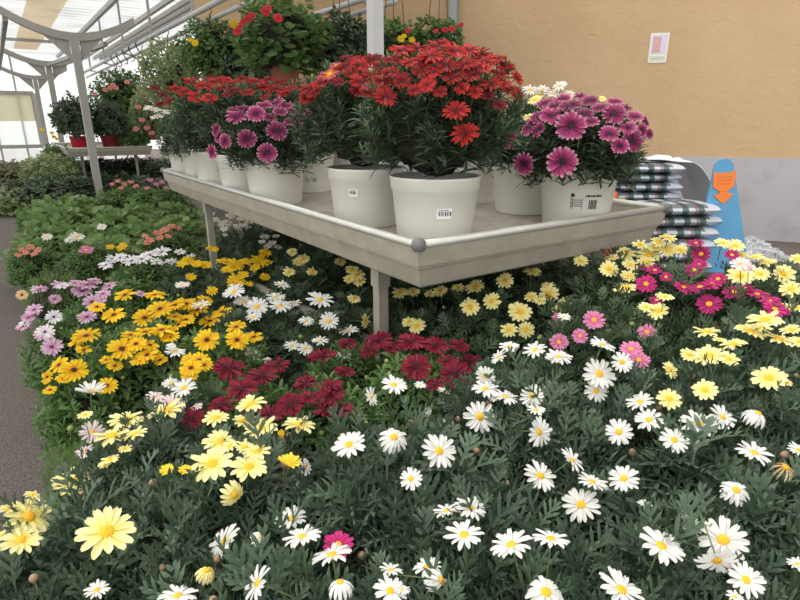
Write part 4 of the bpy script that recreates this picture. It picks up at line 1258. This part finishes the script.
# ================================================================ FLOWERS
# (code of the plants that may carry it, kind, [(px, py, diameter px, openness to the viewer, tilt direction, shape)])
FL = [
('W', 'W', [(394,385,28,.6),(372,396,20,.5,180),(349,445,36,.7,120),(394,437,32,.85,80,'cup'),(439,451,37,.85,30),(411,479,24,.95),(480,417,34,.95),(485,376,22,.9,60),
 (485,389,28,.55),(427,416,13,.6,90,'shut'),(444,424,16,.5,60),(305,467,18,.6,0),(444,391,15,.4),(470,508,33,.6),(420,385,13,.5),(497,397,19,.5),(532,396,25,.95),(536,410,20,.5),
 (539,432,31,.75,0),(505,397,27,.5),(599,374,34,.85,60),(596,391,24,.9),(640,402,27,.6,120),(649,420,29,.75),(619,432,28,.95),(624,479,31,.8,100),(540,476,35,.7,70),
 (572,460,28,.45,60),(592,482,30,.45),(581,505,39,.85),(556,357,22,.5),(645,504,15,.4),(674,440,29,.85,60),(699,424,39,.6),(722,417,28,.6,60),(758,413,29,.32,90,'droop'),
 (754,453,33,.55),(736,490,31,.8,80,'cup'),(798,450,20,.6),(291,519,34,.6),(302,537,38,.5),(225,541,36,.5,140),(261,536,19,.6,40,'droop'),(258,583,36,.45,140),(332,555,41,.35),
 (340,582,31,.5,80,'droop'),(391,570,24,.4),(390,591,35,.8),(447,511,28,.35),(464,535,40,.6,110),(511,545,42,.6,120),(551,539,38,.38),(427,567,29,.6),(441,580,30,.5,10,'droop'),
 (546,592,41,.85,80,'cup'),(402,590,17,.5),(661,546,46,.65),(690,523,28,.6,40),(723,540,47,.9),(717,560,40,.5,-60),(746,580,35,.9),(621,590,46,.6,50),(797,564,18,.6),(735,597,14,.6),
 (601,487,15,.5),(97,590,24,.7),(178,596,38,.5),(509,347,22,.5),(535,350,25,.6),(559,357,27,.5),(602,345,26,.4),(499,357,20,.5,120),(622,362,23,.9,60),(564,317,14,.5),
 (171,384,18,.7),(184,388,26,.7),(216,390,24,.7),(257,307,23,.85),(244,302,20,.6),(234,292,23,.6),(280,306,23,.6),(276,297,20,.5),(254,317,16,.6),(294,304,15,.4),(282,285,16,.4),
 (320,300,27,.6),(329,321,20,.9),(306,321,16,.6),(201,305,18,.4),(180,354,25,.4),(171,346,10,.6),(182,285,14,.4),(305,349,16,.8),(292,346,16,.6),(320,341,17,.5),(250,356,20,.9),
 (266,360,10,.6),(175,352,20,.4),(349,331,20,.4),(344,355,16,.5),(354,364,10,.6)]),
('WP', 'WP', [(171,404,31,.6),(155,397,19,.6),(197,407,13,.5),(92,432,25,.9,60),(85,452,19,.6)]),
('WX', 'W', [(91,392,29,.4,90,'up'),]),
('D', 'D', [(786,467,27,.6,60,'droop')]),
('M', 'M', [(338,545,32,.8,70)]),
('Y', 'Y', [(251,404,32,.4),(216,418,27,.45),(244,421,24,.5),(261,429,35,.45),(299,425,33,.45),(219,442,33,.6),(230,446,19,.5),(212,464,44,.7),(249,467,38,.75),(257,452,29,.5),
 (245,447,20,.6),(235,495,28,.8,-40,'cup'),(126,420,34,.5),(112,436,36,.4),(135,434,25,.4),(166,411,39,.35),(72,482,38,.75,60),(29,517,45,.7,55),(21,540,38,.7,65),(107,532,55,.75),
 (32,495,15,.5,50),(8,509,18,.5),(0,537,16,.6),(110,460,20,.5),(105,464,14,.6),(125,449,14,.5),(207,570,24,.7,80,'droop'),(85,415,15,.5)]),
('YD', 'YD', [(289,464,25,.5,90,'up'),(167,471,15,.7,90,'up'),(185,471,14,.7,90,'up'),(282,437,9,.6,90,'shut')]),
('Y6', 'Y', [(609,269,19,.9),(630,265,16,.7),(629,276,17,.7),(625,288,23,.5),(626,254,21,.6),(649,255,23,.7),(669,250,20,.6),(680,250,18,.6),(658,242,16,.6),(581,261,15,.7),(646,262,18,.5),(640,245,16,.5),(668,238,17,.4),(655,248,15,.5),(612,258,14,.4)]),
('Y7', 'Y', [(740,276,25,.7),(760,274,19,.7),(784,274,21,.8),(791,289,21,.8),(722,243,16,.6),(735,246,19,.6),(756,257,15,.4),(797,259,15,.6),(794,308,21,.4),(768,262,15,.5),(742,255,13,.5)]),
('Y8', 'Y', [(646,307,15,.6),(658,311,21,.7),(665,297,19,.4),(765,320,33,.5),(750,331,30,.35),(707,332,27,.3),(734,344,25,.4),(779,339,31,.3),(709,356,31,.7),(689,355,18,.7),(729,359,20,.7),(720,340,15,.4)]),
('Y9', 'Y', [(798,342,20,.5),(791,330,21,.4),(760,327,22,.35)]),
('Y10', 'Y', [(669,399,25,.8),(705,390,25,.9),(670,370,19,.6,40)]),
('Y11', 'Y', [(769,378,33,.75),(787,383,9,.5)]),
('Y1', 'Y', [(470,307,20,.95),(492,301,18,.9),(505,281,18,.8),(475,287,20,.6),(509,330,18,.8),(526,330,18,.9),(520,312,24,.8),(531,297,14,.8),(516,308,16,.6),(458,288,14,.6)]),
('Y2', 'Y', [(417,326,18,.9),(409,322,15,.6),(400,293,17,.7),(413,292,14,.6),(440,291,16,.6),(430,294,12,.6)]),
('Y3', 'Y', [(549,294,20,.95),(532,272,18,.4),(558,309,13,.7),(565,302,13,.7),(540,301,12,.7),(548,286,14,.5)]),
('Y4', 'Y', [(289,272,13,.7),(312,272,12,.7),(292,252,11,.7),(303,259,14,.7),(298,262,12,.7),(340,262,12,.6)]),
('Y5', 'Y', [(365,321,15,.5,0),(354,299,14,.6),(357,275,16,.7),(352,270,14,.7),(360,281,14,.7),(349,279,12,.7)]),
('M', 'M', [(646,284,21,.8),(701,254,18,.9),(694,270,19,.7),(699,265,16,.7),(684,287,19,.6),(709,304,24,.85),(718,279,18,.7),(666,277,13,.7),(732,255,15,.7),(696,243,15,.5),(648,267,20,.4),(700,287,24,.4),(657,300,15,.6),(655,270,16,.5),(712,284,18,.5)]),
('M2', 'M', [(734,292,22,.7),(775,309,23,.6),(757,294,22,.4),(770,301,19,.4),(745,288,15,.5),(765,297,18,.4),(783,312,14,.5)]),
('M2', 'WP', [(740,264,19,.7),(748,268,14,.6)]),
('P', 'P', [(594,320,22,.9),(580,336,16,.9),(559,342,19,.9),(558,318,13,.6)]),
('P2', 'P', [(631,349,23,.75),(639,360,22,.85),(647,332,19,.75)]),
('C', 'C', [(416,367,32,.8),(456,375,33,.8),(435,385,21,.6),(412,342,30,.6),(436,346,27,.6),(379,341,29,.6),(347,344,21,.5),(322,356,31,.4),(470,362,23,.7),(460,346,21,.6),(330,387,29,.5),
 (305,382,21,.6),(392,347,23,.5),(229,369,33,.6),(262,376,33,.5),(242,389,33,.6),(221,406,29,.6),(191,419,30,.7),(290,405,35,.7),(331,395,31,.7),(340,411,31,.5),(305,384,24,.4),(270,414,27,.6),
 (247,411,16,.6),(277,366,27,.5),(325,409,25,.5),(370,350,24,.5),(345,372,22,.5),(448,361,22,.6),(310,398,22,.6)]),
('O', 'O', [(125,295,21,.5),(114,315,23,.6),(145,318,23,.75),(160,309,25,.7),(186,304,21,.6),(122,349,28,.8),(74,370,26,.85),(59,365,20,.6,140),(115,366,15,.7),(107,386,21,.8),(86,336,27,.5),(147,355,23,.6),
 (162,330,27,.4),(191,360,21,.7),(190,374,19,.8),(186,320,19,.6),(136,344,21,.7),(47,377,15,.6,150),(175,317,17,.5),(50,390,13,.6),(155,295,20,.4),(97,307,16,.6),(145,332,21,.4),(140,360,19,.6),(106,360,13,.6),
 (160,360,15,.6),(170,337,19,.5),(207,340,25,.9),(237,340,23,.9),(254,337,19,.6),(236,327,21,.5),(222,312,21,.4),(200,360,21,.7),(191,368,22,.7),(204,365,19,.7),(210,321,23,.4),(165,332,19,.6),(154,355,17,.6),
 (78,342,18,.5),(64,378,16,.6),(198,310,20,.5),(175,305,18,.5),(150,345,18,.5),(205,300,16,.5),(178,325,18,.5),(130,335,18,.5),(84,350,16,.5)]),
('YS', 'YS', [(236,281,19,.8),(235,265,29,.6),(260,261,19,.6),(190,261,17,.6),(212,249,13,.5),(206,265,12,.7),(265,253,13,.6),(191,277,11,.7),(249,284,9,.6),(265,277,11,.7),(212,291,12,.7),(222,261,13,.4),(182,264,12,.6),(228,270,14,.6),(245,262,15,.5),(255,268,12,.6),(268,263,11,.5),(197,264,11,.6),(243,275,12,.6)]),
('LV', 'LW', [(132,261,24,.5),(150,255,21,.5),(162,252,19,.5),(106,265,15,.6),(180,252,12,.5),(142,259,17,.5),(171,262,13,.5),(120,258,16,.5),(157,262,14,.5),(112,259,13,.5),(190,257,11,.5)]),
('WB', 'W', [(77,237,22,.5),(47,237,11,.6),(102,227,10,.6),(70,240,11,.5)]),
('CO2', 'P', [(86,250,14,.6)]),
('CO2', 'YS', [(122,247,12,.6),(110,247,9,.6)]),
('LV', 'YS', [(186,262,11,.7)]),
('CO', 'CO', [(158,233,9,.6),(165,230,10,.6),(172,226,9,.5),(150,240,9,.6),(147,243,8,.6),(178,228,8,.5),(160,238,8,.6),(168,236,7,.6),(145,236,7,.6)]),
('CO3', 'CO', [(22,250,8,.6),(30,247,9,.6),(38,250,8,.6),(18,255,7,.6),(34,254,7,.6),(26,253,7,.6)]),
('CO4', 'CO', [(118,181,6,.6),(124,184,6,.6),(131,182,6,.6),(136,186,6,.6),(121,188,6,.6),(112,184,5,.6)]),
('CO5', 'P', [(150,180,6,.6),(156,184,6,.6),(162,182,6,.6),(147,188,6,.6),(166,188,6,.6)]),
('L', 'L', [(52,347,20,.9),(44,334,18,.8),(87,285,20,.5),(82,291,20,.6),(55,299,12,.8),(34,310,16,.7),(23,326,14,.6),(92,302,18,.8),(87,317,19,.6),(40,289,14,.4),(60,285,17,.4),(109,286,15,.5),(141,294,12,.5),(184,285,13,.4),(100,300,13,.6),(103,294,15,.5),(95,281,14,.4),(28,318,13,.6),(75,283,12,.5)]),
('LW', 'LW', [(54,317,16,.9),(45,332,19,.8),(38,290,14,.4),(62,286,13,.4),(25,323,12,.6)]),
('PE', 'PE', [(22,295,11,.9)]),
('WU', 'W', [(211,213,8,.8),(216,220,8,.6),(222,224,9,.6),(227,223,11,.6),(230,216,10,.6),(238,226,10,.6),(245,227,11,.6),(252,230,11,.6),(239,230,9,.6),(224,229,9,.6),(249,222,10,.6),(225,235,6,.6),(240,219,8,.6),(254,233,9,.6),(262,235,9,.5)]),
('WU2', 'W', [(265,237,10,.5),(272,243,10,.5),(278,247,9,.5),(268,246,9,.5),(262,242,8,.5),(276,236,8,.5)]),
# bench
('PP1', 'PP', [(571,126,31,.9),(614,114,25,.8),(551,116,23,.7),(609,134,21,.7),(632,141,23,.85,20),(620,146,19,.8),(562,99,19,.5),(570,106,25,.4),(590,101,19,.5),(635,117,17,.6),(642,130,15,.6,20),(615,102,17,.4),(530,127,21,.6,140),(511,140,17,.6,170),(545,103,19,.4),
 (649,134,12,.6,20),(562,162,31,.95),(524,164,23,.8,200),(508,141,16,.6,180),(600,108,18,.5),(585,114,18,.6),(540,118,20,.6),(556,106,18,.5),(625,108,15,.5),(645,122,13,.5,30),(592,122,15,.7),(538,130,16,.7,150),(580,96,14,.4),(628,128,18,.7)]),
('WC', 'W', [(530,90,17,.5),(560,86,15,.6),(552,94,17,.4),(570,94,15,.4),(543,89,13,.5)]),
('WC', 'Y', [(529,117,13,.5),(535,100,15,.5),(540,95,13,.5),(602,99,9,.6)]),
('R1', 'R', [(430,56,29,.4),(456,111,28,.65),(465,134,29,.7),(402,50,27,.35),(437,46,27,.35),(455,51,25,.5),(484,62,27,.4),(491,84,25,.5),(480,54,25,.4),(446,65,23,.5),(421,70,21,.6),(402,81,19,.8),(427,85,19,.8),(452,78,21,.6),(470,76,21,.5),(382,81,23,.5),(385,97,25,.7),(497,59,21,.4),(499,74,18,.5),
 (482,68,20,.5),(502,84,19,.5),(504,65,19,.4),(517,94,16,.7,20),(517,78,17,.5,30),(507,70,17,.5),(418,48,22,.35),(410,62,20,.45),(392,60,20,.45),(465,64,21,.5),(435,72,19,.6),(462,88,17,.6),(475,92,18,.6),(415,90,17,.7),(440,92,16,.7),(510,90,16,.6),(390,72,20,.5),(470,50,22,.4),(446,44,22,.35)]),
('R1', 'RX', [(499,105,15,.6),(488,96,14,.6),(425,62,17,.5),(474,70,17,.5)]),
('R2', 'R', [(361,82,25,.6),(372,60,23,.5),(360,65,21,.5),(357,60,17,.5),(309,89,21,.5),(306,99,17,.6),(345,66,18,.5),(380,66,18,.5),(352,74,17,.5),(370,74,19,.5),(320,84,18,.45),(313,94,15,.5),(367,92,17,.6)]),
('R2', 'RX', [(357,91,17,.6),(348,58,16,.4),(338,82,15,.5)]),
('OP', 'OP', [(330,74,23,.5),(337,66,16,.4),(347,72,11,.6),(323,78,14,.5)]),
('R5', 'R', [(216,82,28,.35),(230,81,21,.3),(204,86,19,.4),(196,97,17,.6),(210,98,17,.5),(237,83,17,.3),(192,82,17,.4),(222,88,16,.4),(184,92,14,.5)]),
('R8', 'R', [(247,93,16,.4),(256,82,19,.3),(275,89,19,.4),(290,89,15,.4),(265,97,13,.4),(283,94,14,.4),(262,88,15,.4)]),
('R9', 'R', [(305,100,20,.4),(300,90,17,.4),(312,88,15,.4),(295,96,14,.4)]),
('R10', 'R', [(268,80,15,.3),(280,82,14,.3),(245,79,14,.3),(232,86,13,.4),(300,84,13,.3)]),
('R4', 'RX', [(235,90,13,.4),(228,94,12,.5)]),
('R6', 'R', [(177,89,15,.5),(170,102,13,.6),(182,98,11,.5)]),
('R7', 'RX', [(163,95,11,.5),(160,104,10,.5),(155,88,10,.5)]),
('WL', 'W', [(157,117,14,.3),(155,110,11,.4),(166,112,11,.4),(148,108,10,.4)]),
('R3', 'R', [(520,103,12,.6),(512,108,12,.6)]),
('PP2', 'PP', [(236,117,20,.6),(256,114,19,.8),(277,131,22,.9),(247,139,20,.95),(267,153,21,.9),(225,141,15,.8,170),(216,130,13,.6,150),(275,103,21,.3),(244,109,16,.4),(295,111,19,.5),(302,120,17,.6),(314,135,14,.7,10),(280,112,16,.5),(212,152,15,.6,200),(312,149,11,.6,10),(310,125,13,.6,20),(264,106,17,.4),(286,106,17,.35),(233,110,14,.4),(219,137,13,.7,170),(270,118,14,.6),(305,113,15,.5),(290,122,13,.6)]),
# baskets and far plants
('G', 'G', [(265,12,10,.8),(278,18,10,.9),(248,19,9,.7),(244,22,8,.7),(237,32,9,.8),(252,15,8,.7),(240,27,7,.7),(268,8,8,.7)]),
('YH', 'YS', [(195,43,8,.8),(233,25,8,.8),(236,22,6,.7),(190,40,6,.7)]),
('YS2', 'YS', [(401,39,8,.8),(412,40,7,.8),(404,36,6,.7)]),
('GP2', 'G', [(445,30,8,.7),(452,29,8,.7),(461,25,6,.7),(408,31,7,.7),(436,31,6,.7)]),
('GP', 'GP', [(110,88,8,.8),(116,88,7,.8),(127,82,8,.8),(140,93,8,.7),(113,85,6,.7),(95,94,5,.7),(105,90,6,.7)]),
('GP3', 'GP', [(150,90,6,.7),(143,92,6,.7),(138,107,6,.7),(142,120,7,.7),(147,128,8,.7),(136,129,7,.7),(152,133,7,.7)]),
('PK', 'P', [(150,136,7,.7),(145,132,7,.7),(142,139,6,.7),(152,131,6,.7)]),
('YB', 'YS', [(52,133,5,.7),(54,137,5,.7),(42,130,5,.7),(57,139,4,.7)]),
]

def hit(o, d, c, r, rz):
    """nearest crossing of a ray with an ellipsoid crown"""
    ox, oy, oz = (o.x - c.x) / r, (o.y - c.y) / r, (o.z - c.z) / rz
    dx, dy, dz = d.x / r, d.y / r, d.z / rz
    A = dx * dx + dy * dy + dz * dz; B = ox * dx + oy * dy + oz * dz; C = ox * ox + oy * oy + oz * oz - 1
    D = B * B - A * C
    if D < 0: return None
    t = (-B - math.sqrt(D)) / A
    return t if t > .05 else None

RIGHT = Vector((1, 0, 0))
rf = random.Random(21)
counts = {}
def put_flower(p, pos, nrm, dia, kind, shape, depth):
    root = p['root']
    n = nrm.normalized()
    x = n.cross(Vector((.3, .1, 1)) if abs(n.z) < .95 else Vector((1, 0, 0))).normalized()
    a = rf.uniform(0, 6.28)
    y = n.cross(x)
    x2 = x * math.cos(a) + y * math.sin(a); y2 = n.cross(x2)
    # near flowers: keep the hanging stem bending downwards (its bend is along local +x)
    s = dia / 2
    me, ce = flower_meshes(kind, shape, rf.randrange(3), depth > 1.75)
    o = bpy.data.objects.new('flower', me); COL.objects.link(o)
    o.parent = root
    R = Matrix((x2, y2, n)).transposed()
    o.matrix_basis = Matrix.Translation(pos - root.location) @ (R.to_4x4()) @ Matrix.Diagonal((s, s, s, 1))
    if ce is not None:
        c = bpy.data.objects.new('flower_center', ce); COL.objects.link(c); c.parent = o
    # stem: swings its curve towards the middle of the plant
    st = bpy.data.objects.new('flower_stem', STEM); COL.objects.link(st); st.parent = o
    tgt = (p['c'] - pos); loc_ = R.transposed() @ tgt
    st.rotation_euler = (0, 0, math.atan2(loc_.y, loc_.x))
    st.scale = (1, 1, max(.8, min(2.2, .03 / s)))
    counts[root.name] = counts.get(root.name, 0) + 1

for code, kind, rows in FL:
    cand = [p for p in PLANTS if code in p['accept']]
    if not cand: raise RuntimeError('no plant for ' + code)
    for row in rows:
        px, py, dpx = row[:3]
        asp = row[3] if len(row) > 3 else .7
        phi = row[4] if len(row) > 4 else 90
        shape = row[5] if len(row) > 5 else 'flat'
        d = ray(px, py)
        best = None
        for p in cand:
            t = hit(CAM, d, p['c'], p['r'] * 1.06, p['rz'] * 1.06)
            if t is not None and (best is None or t < best[0]): best = (t, p)
        if best is None:                       # just outside every crown: nearest approach
            for p in cand:
                t = (p['c'] - CAM).dot(d) / d.dot(d)
                q = CAM + d * t - p['c']
                m_ = math.sqrt((q.x / p['r']) ** 2 + (q.y / p['r']) ** 2 + (q.z / p['rz']) ** 2)
                if best is None or m_ < best[2]: best = (t, p, m_)
        t, p = best[0], best[1]
        t_any = min([h for h in (hit(CAM, d, q['c'], q['r'] * 1.04, q['rz'] * 1.04) for q in PLANTS) if h is not None] + [9e9])
        if t_any < t: t = max(t_any - .005, t - .16)
        pos = CAM + d * t
        v = (CAM - pos).normalized()
        up = Vector((0, 0, 1)); upc = (up - v * v.dot(up)).normalized(); rt = upc.cross(v).normalized()
        ph = math.radians(phi + rf.uniform(-18, 18))
        asp = max(.22, min(.97, asp + rf.uniform(-.05, .05)))
        n = v * asp + (rt * math.cos(ph) + upc * math.sin(ph)) * math.sqrt(1 - asp * asp)
        dia = dpx * t / F
        dia = max(.018, min(.095, dia)) * (.94 if t < 1.2 else 1.0)
        put_flower(p, pos + v * (dia * .2 + (.034 if t < 1.2 else .02)), n, dia, kind, shape, t)

# buds on short stalks among the leaves
for p in PLANTS:
    for k in range(p['buds']):
        a = rf.uniform(0, 6.28); e = rf.uniform(.3, 1.2)
        dv = Vector((math.cos(a) * math.cos(e) * p['r'], math.sin(a) * math.cos(e) * p['r'], math.sin(e) * p['rz']))
        o = bpy.data.objects.new('flower_bud', BUD['b' if p['kind'] == 'grey' else 'g']); COL.objects.link(o); o.parent = p['root']
        s = rf.uniform(.005, .0075)
        o.location = p['c'] + dv * 1.07 - p['root'].location; o.scale = (s, s, s)
        o.rotation_euler = (rf.uniform(-.3, .3), rf.uniform(-.3, .3), 0)

# ================================================================= LIGHT
w = bpy.data.worlds.new('overcast_sky'); scene.world = w; w.use_nodes = True
nt = w.node_tree; bg = nt.nodes['Background']
tc = nt.nodes.new('ShaderNodeTexCoord')
sp = nt.nodes.new('ShaderNodeSeparateXYZ'); nt.links.new(tc.outputs['Generated'], sp.inputs[0])
mr = nt.nodes.new('ShaderNodeMapRange'); mr.inputs['From Min'].default_value = -.05; mr.inputs['From Max'].default_value = .75
mr.inputs['To Min'].default_value = .42; mr.inputs['To Max'].default_value = 1.25
nt.links.new(sp.outputs['Z'], mr.inputs['Value'])
dt = nt.nodes.new('ShaderNodeVectorMath'); dt.operation = 'DOT_PRODUCT'
dt.inputs[1].default_value = Vector((-.60, .76, .25)).normalized()
nt.links.new(tc.outputs['Generated'], dt.inputs[0])
m2 = nt.nodes.new('ShaderNodeMapRange'); m2.inputs['From Min'].default_value = .35; m2.inputs['From Max'].default_value = 1.0
m2.inputs['To Min'].default_value = 0; m2.inputs['To Max'].default_value = .9
nt.links.new(dt.outputs['Value'], m2.inputs['Value'])
ad = nt.nodes.new('ShaderNodeMath'); ad.operation = 'ADD'
nt.links.new(mr.outputs[0], ad.inputs[0]); nt.links.new(m2.outputs[0], ad.inputs[1])
dt2 = nt.nodes.new('ShaderNodeVectorMath'); dt2.operation = 'DOT_PRODUCT'
dt2.inputs[1].default_value = Vector((-.45, -.80, .40)).normalized()
nt.links.new(tc.outputs['Generated'], dt2.inputs[0])
m3 = nt.nodes.new('ShaderNodeMapRange'); m3.inputs['From Min'].default_value = .1; m3.inputs['From Max'].default_value = 1.0  # sky glow added behind the camera, fill for faces turned to it
m3.inputs['To Min'].default_value = 0; m3.inputs['To Max'].default_value = 1.25
nt.links.new(dt2.outputs['Value'], m3.inputs['Value'])
ad2 = nt.nodes.new('ShaderNodeMath'); ad2.operation = 'ADD'
nt.links.new(ad.outputs[0], ad2.inputs[0]); nt.links.new(m3.outputs[0], ad2.inputs[1])
nt.links.new(ad2.outputs[0], bg.inputs['Strength'])
bg.inputs['Color'].default_value = (1, .985, .95, 1)
sd = bpy.data.lights.new('sun', 'SUN'); sd.energy = 2.0; sd.angle = math.radians(14); sd.color = (1, .96, .88)
so = bpy.data.objects.new('sun', sd); COL.objects.link(so)
so.rotation_euler = Vector((.42, -.30, -1)).to_track_quat('-Z', 'Y').to_euler()

vs = scene.view_settings
vs.view_transform = 'Standard'; vs.look = 'None'; vs.gamma = 1; vs.use_curve_mapping = False
vs.exposure = 0.02
scene.cycles.max_bounces = 8
scene.cycles.transparent_max_bounces = 12
